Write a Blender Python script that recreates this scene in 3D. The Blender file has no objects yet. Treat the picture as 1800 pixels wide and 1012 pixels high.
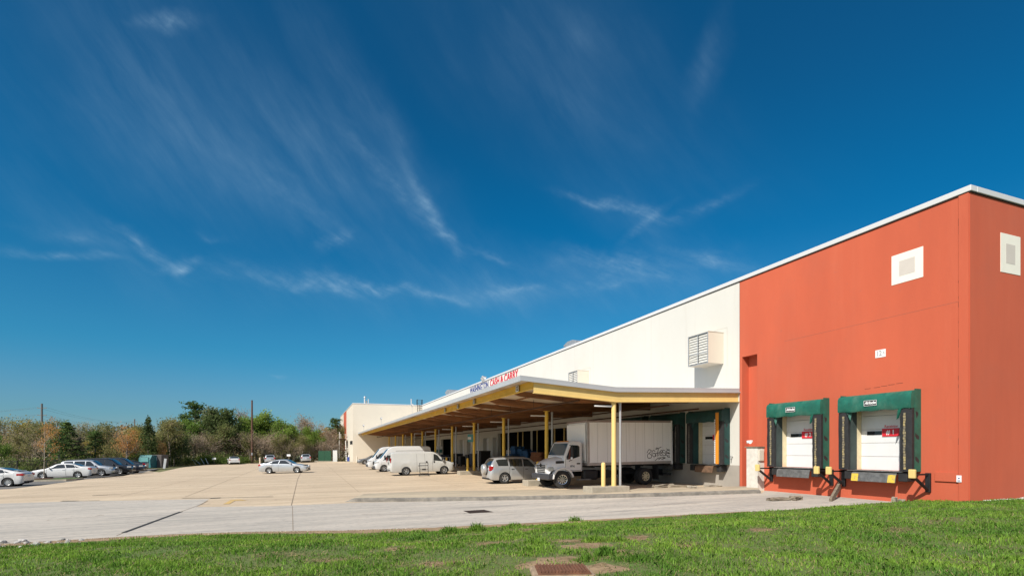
import bpy, bmesh, math, random
import numpy as np
from mathutils import Vector, Matrix
R = math.radians
rnd = random.Random(7)
SC = bpy.context.scene
COL = SC.collection
# ------------------------------------------------------------------ camera
F, HX, HY, TH = 925.0, 900.0, 790.0, R(21.0)      # focal length and horizon of the photo (1800 px wide)
CT, ST = math.cos(TH), math.sin(TH)
CZ = 1.75                                           # eye height
cd = bpy.data.cameras.new('camera'); cam = bpy.data.objects.new('camera', cd); COL.objects.link(cam)
cam.location = (0, 0, CZ); cam.rotation_euler = (R(90), 0, -TH)
cd.sensor_width = 36; cd.lens = F / 1800 * 36; cd.shift_y = (HY - 506) / 1800
cd.clip_start = 0.1; cd.clip_end = 6000
SC.camera = cam
# ------------------------------------------------------------------ light
SC.view_settings.view_transform = 'Standard'; SC.view_settings.look = 'None'
SC.view_settings.exposure = 0.34; SC.view_settings.gamma = 1
LD = Vector((0.9, 0.62, -1.0)).normalized()
sl = bpy.data.lights.new('sun', 'SUN'); so = bpy.data.objects.new('sun', sl); COL.objects.link(so)
sl.energy = 4.8; sl.angle = R(0.53); sl.color = (1.0, 0.95, 0.86)
so.rotation_euler = LD.to_track_quat('-Z', 'Y').to_euler(); so.location = (-40, -30, 50)
W = bpy.data.worlds.new('World'); SC.world = W; W.use_nodes = True
def pix_dir(px, py):
    a = (px - HX) / F; v = (HY - py) / F
    return Vector((a * CT + ST, -a * ST + CT, v))
def azel(px, py):
    d = pix_dir(px, py).normalized()
    return math.atan2(d.x, d.y), math.asin(d.z)
def build_world():
    nt = W.node_tree; N = nt.nodes; L = nt.links; N.clear()
    def n(t, **k):
        q = N.new(t)
        for a, b in k.items(): setattr(q, a, b)
        return q
    def math_(op, a, b=None, c=None):
        q = n('ShaderNodeMath', operation=op)
        for i, s in enumerate((a, b, c)):
            if s is None: continue
            if isinstance(s, (int, float)): q.inputs[i].default_value = s
            else: L.new(s, q.inputs[i])
        return q.outputs[0]
    out = n('ShaderNodeOutputWorld'); bg = n('ShaderNodeBackground')
    sky = n('ShaderNodeTexSky', sky_type='NISHITA', sun_disc=False)
    sky.sun_elevation = math.asin(-LD.z); sky.sun_rotation = math.atan2(-LD.x, -LD.y)
    sky.air_density = 1.0; sky.dust_density = 0.6; sky.ozone_density = 2.0
    tc = n('ShaderNodeTexCoord'); sep = n('ShaderNodeSeparateXYZ'); L.new(tc.outputs['Generated'], sep.inputs[0])
    el = math_('ARCSINE', sep.outputs[2]); az = math_('ARCTAN2', sep.outputs[0], sep.outputs[1])
    ramp = n('ShaderNodeValToRGB'); L.new(math_('MULTIPLY', el, 1 / 0.9), ramp.inputs[0])
    cr = ramp.color_ramp; cr.interpolation = 'EASE'
    stops = SKYRAMP
    cr.elements[0].position = stops[0][0]; cr.elements[0].color = (*stops[0][1], 1)
    cr.elements[1].position = stops[-1][0]; cr.elements[1].color = (*stops[-1][1], 1)
    for p, c in stops[1:-1]:
        e = cr.elements.new(p); e.color = (*c, 1)
    mul = n('ShaderNodeMix', data_type='RGBA', blend_type='MULTIPLY'); mul.inputs[0].default_value = 1
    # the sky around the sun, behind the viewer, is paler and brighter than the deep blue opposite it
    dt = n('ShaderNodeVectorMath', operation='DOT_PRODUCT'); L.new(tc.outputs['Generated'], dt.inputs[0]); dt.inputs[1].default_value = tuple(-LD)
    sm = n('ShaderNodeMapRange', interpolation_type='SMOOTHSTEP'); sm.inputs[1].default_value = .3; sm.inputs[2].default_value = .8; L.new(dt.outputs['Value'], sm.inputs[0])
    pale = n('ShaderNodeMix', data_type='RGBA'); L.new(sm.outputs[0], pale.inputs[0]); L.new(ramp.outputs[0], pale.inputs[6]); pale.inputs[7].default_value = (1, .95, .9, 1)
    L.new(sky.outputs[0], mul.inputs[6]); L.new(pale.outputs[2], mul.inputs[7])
    # cirrus: wisps by azimuth and elevation, torn by noise
    cv = n('ShaderNodeCombineXYZ'); L.new(az, cv.inputs[0]); L.new(el, cv.inputs[1])
    nz = n('ShaderNodeTexNoise'); nz.inputs['Scale'].default_value = 11; nz.inputs['Detail'].default_value = 8
    L.new(cv.outputs[0], nz.inputs['Vector'])
    sb = n('ShaderNodeVectorMath', operation='SUBTRACT'); L.new(nz.outputs['Color'], sb.inputs[0]); sb.inputs[1].default_value = (.5, .5, .5)
    scv = n('ShaderNodeVectorMath', operation='SCALE'); L.new(sb.outputs[0], scv.inputs[0]); scv.inputs['Scale'].default_value = 0.065
    wv = n('ShaderNodeVectorMath', operation='ADD'); L.new(cv.outputs[0], wv.inputs[0]); L.new(scv.outputs[0], wv.inputs[1])
    scf = n('ShaderNodeVectorMath', operation='SCALE'); L.new(sb.outputs[0], scf.inputs[0]); scf.inputs['Scale'].default_value = 0.016
    wf = n('ShaderNodeVectorMath', operation='ADD'); L.new(cv.outputs[0], wf.inputs[0]); L.new(scf.outputs[0], wf.inputs[1])
    def fib(rot, sx, sy, sc, lo, hi):
        m = n('ShaderNodeMapping', vector_type='TEXTURE'); m.inputs['Rotation'].default_value = (0, 0, rot); m.inputs['Scale'].default_value = (1 / sx, 1 / sy, 1)
        L.new(wf.outputs[0], m.inputs[0])
        t = n('ShaderNodeTexNoise'); t.inputs['Scale'].default_value = sc; t.inputs['Detail'].default_value = 7; t.inputs['Roughness'].default_value = .62
        L.new(m.outputs[0], t.inputs['Vector'])
        mr = n('ShaderNodeMapRange'); mr.inputs[1].default_value = lo; mr.inputs[2].default_value = hi
        L.new(t.outputs[0], mr.inputs[0]); return mr.outputs[0]
    f1 = math_('MULTIPLY', fib(R(-46), 1.3, 5.5, 5, .32, .74), math_('MULTIPLY_ADD', fib(R(-38), 1, 1.6, 4, .34, .66), .8, .2))
    f2 = math_('MULTIPLY', fib(R(-22), 2.0, 9, 9, .32, .66), math_('MULTIPLY_ADD', fib(R(25), 2, 3, 13, .36, .62), .7, .3))
    def wisps(lst, WSC=1.0):
        acc = None
        for (x0, y0, x1, y1, wd, am) in lst:
            a0, e0 = azel(x0, y0); a1, e1 = azel(x1, y1)
            m = n('ShaderNodeMapping', vector_type='TEXTURE')
            m.inputs['Location'].default_value = ((a0 + a1) / 2, (e0 + e1) / 2, 0)
            m.inputs['Rotation'].default_value = (0, 0, math.atan2(e1 - e0, a1 - a0))
            m.inputs['Scale'].default_value = (math.hypot(a1 - a0, e1 - e0) * .95, wd * WSC / F, 1)
            L.new(wv.outputs[0], m.inputs[0])
            g = n('ShaderNodeTexGradient', gradient_type='QUADRATIC_SPHERE'); L.new(m.outputs[0], g.inputs[0])
            acc = math_('MULTIPLY_ADD', g.outputs[1], am, acc if acc is not None else 0.0)
        return acc
    veil = wisps([(60, 0, 600, 420, 150, .5), (250, -40, 800, 430, 130, .45), (480, -60, 760, 330, 60, .35), (900, -20, 1150, 120, 110, .4),
                  (680, 230, 800, 440, 40, .5), (1225, 190, 1262, 20, 34, .4), (560, 380, 980, 560, 60, .3), (820, 430, 1250, 520, 60, .35),
                  (-60, 260, 300, 520, 60, .3), (400, 500, 1400, 470, 70, .4), (-100, 100, 500, 380, 160, .3), (700, -40, 1300, 330, 150, .28), (1000, 330, 1300, 480, 70, .3)])
    wsp = wisps([(250, 50, 345, 44, 11, .9), (185, 395, 310, 470, 14, .8), (280, 468, 350, 450, 9, .9), (-20, 428, 230, 466, 8, .55), (60, 400, 210, 440, 14, .35),
                 (530, 485, 640, 512, 14, .75), (600, 498, 720, 506, 11, .7), (690, 508, 830, 528, 10, .65), (470, 485, 560, 500, 10, .5), (565, 445, 618, 405, 13, .6),
                 (715, 290, 790, 410, 16, .55), (762, 380, 803, 432, 13, .8), (985, 343, 1100, 365, 9, .7), (1080, 355, 1180, 385, 14, .8), (1172, 358, 1095, 430, 11, .55),
                 (1005, 445, 1170, 495, 17, .5), (1180, 445, 1340, 478, 15, .7), (870, 514, 950, 506, 9, .6), (1040, 503, 1120, 500, 9, .5), (830, 440, 900, 470, 10, .45), (350, 405, 400, 418, 9, .35), (1220, 360, 1300, 330, 9, .3), (470, 661, 500, 662, 4, .5),
                 (330, 455, 620, 500, 22, .34), (700, 515, 1060, 505, 22, .3), (960, 470, 1260, 470, 34, .34), (1150, 395, 1300, 330, 16, .22), (600, 230, 790, 420, 26, .35), (380, 250, 620, 430, 40, .22)], 1.3)
    t1 = math_('MULTIPLY', math_('MULTIPLY', veil, math_('MULTIPLY_ADD', f1, .75, .25)), VEIL)
    t2 = math_('MULTIPLY', math_('MULTIPLY', wsp, math_('MULTIPLY_ADD', f2, .85, .15)), WISP)
    t = math_('MINIMUM', math_('ADD', t1, t2), 0.75)
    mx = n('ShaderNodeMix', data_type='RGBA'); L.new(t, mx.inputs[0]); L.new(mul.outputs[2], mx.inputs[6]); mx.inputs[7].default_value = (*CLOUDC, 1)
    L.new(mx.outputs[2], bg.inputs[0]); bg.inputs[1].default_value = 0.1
    L.new(bg.outputs[0], out.inputs[0])
SKYRAMP = [(0.0, (.45, .60, .83)), (.07, (.27, .53, .71)), (.2, (.12, .56, .74)), (.42, (.02, .49, .72)), (.7, (.04, .45, .66)), (1.0, (.06, .47, .66))]
CLOUDC = (2.7, 4.3, 5.7)
VEIL, WISP = 0.48, 0.62
build_world()
# ------------------------------------------------------------------ photo-to-place helpers
XW, YC, YB = 21.0, 11.15, 21.45          # long wall plane, near corner, red / white boundary
def below(X, Y): return -2.15 + .0155 * (min(max(X, -40), 24) - 13) - .002 * (min(max(Y, -10), 130) - 27)
def G(X, Y): return CZ + below(X, Y)
def onX(px, py, X=XW):
    d = pix_dir(px, py); t = X / d.x; return Vector((X, d.y * t, CZ + d.z * t))
def onY(px, py, Y):
    d = pix_dir(px, py); t = Y / d.y; return Vector((d.x * t, Y, CZ + d.z * t))
def onG(px, py, lift=0.0):
    d = pix_dir(px, py); t = 20.0
    for _ in range(40):
        t = (below(d.x * t, d.y * t) + lift) / d.z
    return Vector((d.x * t, d.y * t, CZ + d.z * t))
def atD(px, depth):
    d = pix_dir(px, HY) * depth; return Vector((d.x, d.y, G(d.x, d.y)))
def lerp(a, b, t): return a + (b - a) * t
# ------------------------------------------------------------------ materials
MATS = {}
def mat(name, col, rough=.7, metal=0.0, var=.12, vscale=3.0, bump=0.0, bscale=40.0, stretch=(1, 1, 1), col2=None, spec=.5, island=0.0, objvar=0.0, trans=0.0, coat=0.0, lo=.35, hi=.7, layers=()):
    if name in MATS: return MATS[name]
    m = bpy.data.materials.new(name); m.use_nodes = True; MATS[name] = m
    nt = m.node_tree; N = nt.nodes; L = nt.links
    b = N['Principled BSDF']; b.inputs['Roughness'].default_value = rough; b.inputs['Metallic'].default_value = metal
    b.inputs['Specular IOR Level'].default_value = spec; b.inputs['Coat Weight'].default_value = coat
    b.inputs['Coat Roughness'].default_value = .05
    tc = N.new('ShaderNodeTexCoord'); mp = N.new('ShaderNodeMapping'); mp.inputs['Scale'].default_value = stretch
    L.new(tc.outputs['Object'], mp.inputs[0])
    nz = N.new('ShaderNodeTexNoise'); nz.inputs['Scale'].default_value = vscale; nz.inputs['Detail'].default_value = 6; nz.inputs['Roughness'].default_value = .6
    L.new(mp.outputs[0], nz.inputs['Vector'])
    mr = N.new('ShaderNodeMapRange'); mr.inputs[1].default_value = lo; mr.inputs[2].default_value = hi; L.new(nz.outputs[0], mr.inputs[0])
    mx = N.new('ShaderNodeMix'); mx.data_type = 'RGBA'
    c2 = col2 if col2 else tuple(c * (1 - var) for c in col)
    mx.inputs[6].default_value = (*c2, 1); mx.inputs[7].default_value = (*col, 1)
    L.new(mr.outputs[0], mx.inputs[0]); cur = mx.outputs[2]
    for lc, ls, lst, l0, l1, am in layers:
        m_ = N.new('ShaderNodeMapping'); m_.inputs['Scale'].default_value = lst; m_.inputs['Location'].default_value = (ls * 3.1, ls, 2 * ls); L.new(tc.outputs['Object'], m_.inputs[0])
        n_ = N.new('ShaderNodeTexNoise'); n_.inputs['Scale'].default_value = ls; n_.inputs['Detail'].default_value = 7; n_.inputs['Roughness'].default_value = .65; L.new(m_.outputs[0], n_.inputs['Vector'])
        r_ = N.new('ShaderNodeMapRange'); r_.inputs[1].default_value = l0; r_.inputs[2].default_value = l1; r_.inputs[4].default_value = am; L.new(n_.outputs[0], r_.inputs[0])
        x_ = N.new('ShaderNodeMix'); x_.data_type = 'RGBA'; L.new(r_.outputs[0], x_.inputs[0]); L.new(cur, x_.inputs[6]); x_.inputs[7].default_value = (*lc, 1); cur = x_.outputs[2]
    if island or objvar:
        hs = N.new('ShaderNodeHueSaturation'); L.new(cur, hs.inputs['Color'])
        v = None
        if island:
            ge = N.new('ShaderNodeNewGeometry'); m1 = N.new('ShaderNodeMapRange'); m1.inputs[3].default_value = 1 - island; m1.inputs[4].default_value = 1 + island
            L.new(ge.outputs['Random Per Island'], m1.inputs[0]); v = m1.outputs[0]
        if objvar:
            oi = N.new('ShaderNodeObjectInfo'); m2 = N.new('ShaderNodeMapRange'); m2.inputs[3].default_value = 1 - objvar; m2.inputs[4].default_value = 1 + objvar
            L.new(oi.outputs['Random'], m2.inputs[0])
            if v: 
                q = N.new('ShaderNodeMath'); q.operation = 'MULTIPLY'; L.new(v, q.inputs[0]); L.new(m2.outputs[0], q.inputs[1]); v = q.outputs[0]
            else: v = m2.outputs[0]
            m3 = N.new('ShaderNodeMapRange'); m3.inputs[3].default_value = .5 + objvar * .08; m3.inputs[4].default_value = .5 - objvar * .08
            L.new(oi.outputs['Random'], m3.inputs[0]); L.new(m3.outputs[0], hs.inputs['Hue'])
        L.new(v, hs.inputs['Value']); cur = hs.outputs[0]
    L.new(cur, b.inputs['Base Color'])
    if bump:
        bz = N.new('ShaderNodeTexNoise'); bz.inputs['Scale'].default_value = bscale; bz.inputs['Detail'].default_value = 5; L.new(mp.outputs[0], bz.inputs['Vector'])
        bp = N.new('ShaderNodeBump'); bp.inputs['Strength'].default_value = bump; bp.inputs['Distance'].default_value = .02
        L.new(bz.outputs[0], bp.inputs['Height']); L.new(bp.outputs[0], b.inputs['Normal'])
    if trans:
        tr = N.new('ShaderNodeBsdfTranslucent'); L.new(cur, tr.inputs[0]); ms = N.new('ShaderNodeMixShader'); ms.inputs[0].default_value = trans
        L.new(b.outputs[0], ms.inputs[1]); L.new(tr.outputs[0], ms.inputs[2]); L.new(ms.outputs[0], N['Material Output'].inputs[0])
    return m
# ------------------------------------------------------------------ objects
def tag(o, label=None, cat=None, group=None, kind=None):
    if label: o['label'] = label
    if cat: o['category'] = cat
    if group: o['group'] = group
    if kind: o['kind'] = kind
    return o
def empty(name, loc, rz=0.0, label=None, cat=None, group=None):
    o = bpy.data.objects.new(name, None); COL.objects.link(o); o.location = loc; o.rotation_euler = (0, 0, rz)
    o.empty_display_size = .3
    return tag(o, label, cat, group)
def children(o): return [c for c in bpy.data.objects if c.parent == o]
def copy_tree(o, parent=None):
    c = o.copy(); COL.objects.link(c); c.parent = parent
    for ch in children(o): copy_tree(ch, c)
    return c
WR = set()                                         # roots whose parts are written in world coordinates
def wroot(*a, **k):
    o = empty(*a, **k); WR.add(o.name); return o
def wshift(parent, M):
    p = parent
    while p is not None and p.parent is not None: p = p.parent
    if p is not None and p.name in WR:
        S = Matrix.Translation(-Vector(p.location)); return S if M is None else S @ M
    return M
class MB:
    def __init__(s): s.v = []; s.f = []; s.mi = []; s.cm = 0
    def face(s, idx): s.f.append(idx); s.mi.append(s.cm)
    def poly(s, pts):
        b = len(s.v); s.v += [tuple(p) for p in pts]; s.face(tuple(range(b, b + len(pts)))); return s
    def box(s, x0, x1, y0, y1, z0, z1, M=None):
        b = len(s.v); p = [(x, y, z) for z in (z0, z1) for y in (y0, y1) for x in (x0, x1)]
        if M is not None: p = [tuple(M @ Vector(q)) for q in p]
        s.v += p
        for q in ((0, 2, 3, 1), (4, 5, 7, 6), (0, 1, 5, 4), (2, 6, 7, 3), (0, 4, 6, 2), (1, 3, 7, 5)): s.face(tuple(b + i for i in q))
        return s
    def cyl(s, p0, p1, r0, r1=None, n=10, cap=True):
        p0 = Vector(p0); p1 = Vector(p1); r1 = r0 if r1 is None else r1; d = (p1 - p0)
        if d.length < 1e-6: return s
        q = d.to_track_quat('Z', 'Y'); b = len(s.v)
        for p, r in ((p0, r0), (p1, r1)):
            for i in range(n):
                a = 2 * math.pi * i / n; s.v.append(tuple(p + q @ Vector((r * math.cos(a), r * math.sin(a), 0))))
        for i in range(n): s.face((b + i, b + (i + 1) % n, b + n + (i + 1) % n, b + n + i))
        if cap: s.face(tuple(b + i for i in range(n - 1, -1, -1))); s.face(tuple(b + n + i for i in range(n)))
        return s
    def tube(s, pts, r, n=6):
        for a, b in zip(pts[:-1], pts[1:]): s.cyl(a, b, r, n=n)
        return s
    def prism(s, prof, axis, a0, a1, M=None):      # closed 2-D profile swept along an axis
        def mk(u, w, a): return {'x': (a, u, w), 'y': (u, a, w), 'z': (u, w, a)}[axis]
        n = len(prof); b = len(s.v)
        p = [mk(u, w, a0) for u, w in prof] + [mk(u, w, a1) for u, w in prof]
        if M is not None: p = [tuple(M @ Vector(q)) for q in p]
        s.v += p
        for i in range(n): s.face((b + i, b + (i + 1) % n, b + n + (i + 1) % n, b + n + i))
        s.face(tuple(b + i for i in range(n - 1, -1, -1))); s.face(tuple(b + n + i for i in range(n)))
        return s
    def lathe(s, prof, n=24, axis='y', c=(0, 0, 0)):   # profile (r, h) about an axis
        b = len(s.v); k = len(prof)
        for i in range(n):
            a = 2 * math.pi * i / n
            for r, h in prof:
                u, w = r * math.cos(a), r * math.sin(a)
                s.v.append({'y': (c[0] + u, c[1] + h, c[2] + w), 'z': (c[0] + u, c[1] + w, c[2] + h), 'x': (c[0] + h, c[1] + u, c[2] + w)}[axis])
        for i in range(n):
            for j in range(k - 1):
                s.face((b + i * k + j, b + ((i + 1) % n) * k + j, b + ((i + 1) % n) * k + j + 1, b + i * k + j + 1))
        return s
    def grid(s, P):                                # P[i][j] points
        b = len(s.v); m = len(P[0])
        for r in P: s.v += [tuple(p) for p in r]
        for i in range(len(P) - 1):
            for j in range(m - 1): s.face((b + i * m + j, b + (i + 1) * m + j, b + (i + 1) * m + j + 1, b + i * m + j + 1))
        return s
    def build(s, name, mats, parent=None, bevel=0.0, smooth=False, M=None, seg=2, fix=True):
        me = bpy.data.meshes.new(name); M = wshift(parent, M)
        vv = s.v if M is None else [tuple(M @ Vector(p)) for p in s.v]
        me.from_pydata(vv, [], s.f)
        for m in (mats if isinstance(mats, (list, tuple)) else [mats]): me.materials.append(m)
        me.polygons.foreach_set('material_index', s.mi)
        if fix:
            bm = bmesh.new(); bm.from_mesh(me); bmesh.ops.recalc_face_normals(bm, faces=bm.faces); bm.to_mesh(me); bm.free()
        if smooth:
            me.polygons.foreach_set('use_smooth', [True] * len(me.polygons))
            if smooth is not True: me.set_sharp_from_angle(angle=R(smooth))
        o = bpy.data.objects.new(name, me); COL.objects.link(o); o.parent = parent
        if bevel:
            b = o.modifiers.new('bevel', 'BEVEL'); b.width = bevel; b.segments = seg; b.limit_method = 'ANGLE'
        return o
def np_mesh(name, V, nper, m, parent=None, smooth=False):   # V: (N*nper,3) faces of nper verts each
    me = bpy.data.meshes.new(name); N = len(V) // nper
    me.vertices.add(len(V)); me.vertices.foreach_set('co', np.ascontiguousarray(V, dtype=np.float32).ravel())
    me.loops.add(len(V)); me.loops.foreach_set('vertex_index', np.arange(len(V), dtype=np.int32))
    me.polygons.add(N); me.polygons.foreach_set('loop_start', np.arange(0, len(V), nper, dtype=np.int32))
    me.update(calc_edges=True); me.validate(); me.materials.append(m)
    o = bpy.data.objects.new(name, me); COL.objects.link(o); o.parent = parent
    return o
def text(body, size, name, m, parent, M, extrude=.004, offset=0.0, shear=0.0, align='CENTER', sx=1.0):
    cu = bpy.data.curves.new(name, 'FONT'); cu.body = body; cu.size = size; cu.extrude = extrude; cu.offset = offset; cu.shear = shear
    cu.align_x = align; cu.align_y = 'CENTER'; cu.resolution_u = 3
    t = bpy.data.objects.new(name + '_tmp', cu); COL.objects.link(t)
    dg = bpy.context.evaluated_depsgraph_get(); me = bpy.data.meshes.new_from_object(t.evaluated_get(dg))
    bpy.data.objects.remove(t); bpy.data.curves.remove(cu)
    me.transform(Matrix.Diagonal((sx, 1, 1, 1))); me.transform(wshift(parent, M)); me.name = name; me.materials.clear(); me.materials.append(m)
    o = bpy.data.objects.new(name, me); COL.objects.link(o); o.parent = parent
    return o
# text planes: facing -X (long wall; reads towards -Y) and facing -Y (reads towards +X)
FX = Matrix(((0, 0, -1, 0), (-1, 0, 0, 0), (0, 1, 0, 0), (0, 0, 0, 1)))
FY = Matrix(((1, 0, 0, 0), (0, 0, -1, 0), (0, 1, 0, 0), (0, 0, 0, 1)))
def T(x, y, z): return Matrix.Translation((x, y, z))
def RZ(a): return Matrix.Rotation(a, 4, 'Z')
# ------------------------------------------------------------------ palette
M_white = mat('white_wall_paint', (.59, .575, .53), .85, var=.05, vscale=.35, bump=.12, bscale=22, stretch=(1, 1, .35), layers=[((.47, .43, .37), 1.4, (1, 1, .06), .56, .8, .5), ((.53, .50, .43), .5, (1, 1, 1), .55, .75, .35)])
M_cream = mat('cream_wall_paint', (.65, .59, .49), .85, var=.06, vscale=.4, bump=.1, bscale=22)
M_red = mat('red_wall_paint', (.53, .105, .048), .88, var=.11, vscale=.45, bump=.18, bscale=16, stretch=(1, 1, .3), col2=(.465, .09, .042), layers=[((.56, .15, .08), 1.3, (1, 1, .09), .52, .78, .3), ((.38, .078, .04), .9, (1, 1, .16), .54, .78, .35), ((.42, .10, .055), .3, (1, 1, .8), .48, .7, .5), ((.30, .10, .07), 4, (1, 1, 1), .63, .74, .35)])
M_base = mat('grey_base_paint', (.36, .33, .29), .9, var=.18, vscale=.8, bump=.15, bscale=20)
M_cop = mat('coping_metal', (.60, .60, .60), .45, var=.04, vscale=1)
M_dark = mat('dark_gap', (.012, .012, .013), .9, var=.3)
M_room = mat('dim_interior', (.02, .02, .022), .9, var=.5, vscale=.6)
M_roof = mat('roof_membrane', (.5, .5, .48), .9, var=.1)
M_grey = mat('galvanised_metal', (.50, .51, .52), .45, .55, var=.15, vscale=2)
M_emb = mat('emblem_grey', (.56, .51, .46), .85, var=.05)
M_emw = mat('emblem_white', (.78, .75, .66), .85, var=.05)
M_black = mat('black_rubber', (.022, .022, .024), .75, var=.4, vscale=6, bump=.2, bscale=60)
M_bmetal = mat('black_painted_steel', (.02, .02, .022), .55, .2, var=.4, vscale=5)
M_yel = mat('yellow_paint', (.80, .52, .065), .55, var=.15, vscale=1.5, layers=[((.30, .15, .05), 3.5, (1, 1, 1), .64, .72, .7), ((.5, .36, .1), .8, (1, 1, .5), .5, .7, .4)])
M_yelp = mat('pale_yellow_paint', (.74, .54, .20), .6, var=.12, vscale=1.5, layers=[((.34, .2, .09), 4, (1, 1, 1), .65, .73, .65)])
M_green = mat('green_vinyl', (.012, .14, .098), .55, var=.4, vscale=2.2, bump=.55, bscale=4, layers=[((.11, .20, .15), 1.6, (1, 1, .4), .52, .78, .6), ((.01, .05, .04), 3.5, (1, 1, .5), .58, .75, .6)])
M_door = mat('white_door_panel', (.70, .70, .70), .5, var=.05, vscale=2, layers=[((.45, .44, .42), 1.6, (1, 1, .3), .54, .74, .4)])
M_jamb = mat('cream_jamb', (.72, .62, .40), .8, var=.15, vscale=5)
M_redsign = mat('red_sign', (.62, .02, .035), .5, var=.05)
M_wsign = mat('white_sign', (.8, .8, .8), .5, var=.03)
M_glass = mat('dark_glass', (.015, .017, .02), .06, var=.2, spec=.9)
M_conc = mat('concrete', (.40, .355, .28), .92, var=.3, vscale=2.5, bump=.5, bscale=25)
M_lot = mat('tan_concrete', (.545, .43, .30), .93, vscale=.22, bump=.3, bscale=14, stretch=(.35, 1, 1), col2=(.46, .36, .25), layers=[((.33, .255, .175), .22, (.5, 1, 1), .5, .68, .6), ((.64, .52, .37), .8, (.12, 1, 1), .48, .66, .6), ((.26, .205, .15), 1.0, (.10, 1.6, 1), .56, .68, .6), ((.15, .125, .10), 1.6, (.5, 1, 1), .645, .70, .7), ((.30, .235, .165), 7, (.6, 1, 1), .52, .66, .45), ((.10, .085, .07), .9, (.3, 1, 1), .70, .75, .7)])
M_lane = mat('grey_concrete', (.45, .405, .35), .93, vscale=.55, bump=.45, bscale=14, stretch=(.22, 1, 1), col2=(.385, .35, .305), layers=[((.26, .245, .22), .45, (.3, 1, 1), .5, .66, .6), ((.56, .50, .42), 1.4, (.08, 1.5, 1), .48, .66, .6), ((.20, .19, .175), 1.8, (.14, 1.5, 1), .56, .68, .65), ((.22, .205, .185), 9, (.5, 1, 1), .52, .64, .5), ((.12, .115, .11), 3, (.25, 1.2, 1), .66, .72, .7)])
M_tar = mat('tar_seal', (.035, .033, .032), .85, var=.4, vscale=3)
M_joint = mat('joint_line', (.27, .21, .15), .95, var=.3)
M_soil = mat('bare_soil', (.34, .235, .135), .97, vscale=2.5, bump=.7, bscale=18, col2=(.20, .135, .075))
M_turf = mat('turf_soil', (.075, .125, .022), .97, vscale=1.2, bump=.6, bscale=25, col2=(.12, .13, .04))
M_field = mat('field_grass', (.10, .13, .04), .97, vscale=.5, bump=.5, bscale=6, col2=(.16, .14, .06))
M_asph = mat('asphalt', (.16, .15, .14), .92, var=.25, vscale=.8, bump=.3, bscale=20)
M_wood = mat('weathered_wood', (.27, .22, .16), .9, var=.45, vscale=4, stretch=(1, 1, 6), bump=.4)
M_trimd = mat('dark_warm_grey', (.12, .115, .10), .8)  # even dark grey for the wall seam and louvre backing
M_rust = mat('rusty_iron', (.10, .045, .022), .85, .2, var=.5, vscale=9, bump=.5, bscale=50)
M_steel = mat('worn_steel', (.24, .24, .235), .5, .5, var=.45, vscale=7, bump=.2)
# ------------------------------------------------------------------ terrain, pavement
def build_ground():
    xs = [-3000, -1200, -500, -250, -150, -100, -70, -50, -40, -20, 0, 12, 24, 40, 80, 200, 600, 3000]
    ys = [-1500, -400, -100, -40, -10, 0, 20, 40, 60, 80, 100, 115, 130, 160, 220, 400, 1000, 3500]
    P = [[(x, y, G(x, y) - .16) for y in ys] for x in xs]
    o = MB().grid(P).build('ground', M_field); tag(o, 'wide grassy ground under and around the lot', 'ground', kind='structure')
build_ground()
def sheet(name, pts, m, lift, label, M=None):
    mb = MB(); mb.v = [(p[0], p[1], G(p[0], p[1]) + lift) for p in pts]; mb.f = [tuple(range(len(pts)))]; mb.mi = [0]
    o = mb.build(name, m); bm = bmesh.new(); bm.from_mesh(o.data); bmesh.ops.triangulate(bm, faces=bm.faces, ngon_method='EAR_CLIP')
    for f in bm.faces:
        if f.normal.z < 0: f.normal_flip()
    bm.to_mesh(o.data); bm.free()
    return tag(o, label, name.replace('_', ' '), kind='structure')
lotedge = [onG(*p) for p in ((-60, 862), (0, 859), (55, 850), (132, 843), (217, 836), (257, 827), (280, 829.5), (319, 821), (359, 817), (438, 814.2), (527, 812.2), (604, 810.5))]
LANE_E = [onG(*p) for p in ((-120, 966), (0, 957), (100, 951), (200, 945), (320, 939), (450, 935), (600, 933), (760, 928), (900, 921), (1100, 911), (1300, 900), (1500, 889.5))] + [Vector((20.98, 12.9, 0))]
lot = [(p.x, p.y) for p in lotedge] + [(7.7, 105.3), (21, 105.3), (21, 12.9)] + [(p.x, p.y) for p in LANE_E[:-1][::-1]] + [(-30, 22)]
sheet('concrete_lot', lot, M_lot, 0.0, 'broad sunlit tan concrete truck lot')
lane_far = [onG(*p) for p in ((-120, 888), (0, 884.5), (110, 881), (368, 876.5), (345, 890.5), (480, 889), (604, 884), (640, 882.5), (900, 878.5), (1100, 874.2), (1340, 866.5))]
lane = [(p.x, p.y) for p in lane_far] + [(20.98, 19.8), (20.98, 12.95)] + [(p.x, p.y + .02) for p in LANE_E[:-1][::-1]]
sheet('grey_lane', lane, M_lane, .004, 'pale grey concrete driveway strip in front of the docks')
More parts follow.
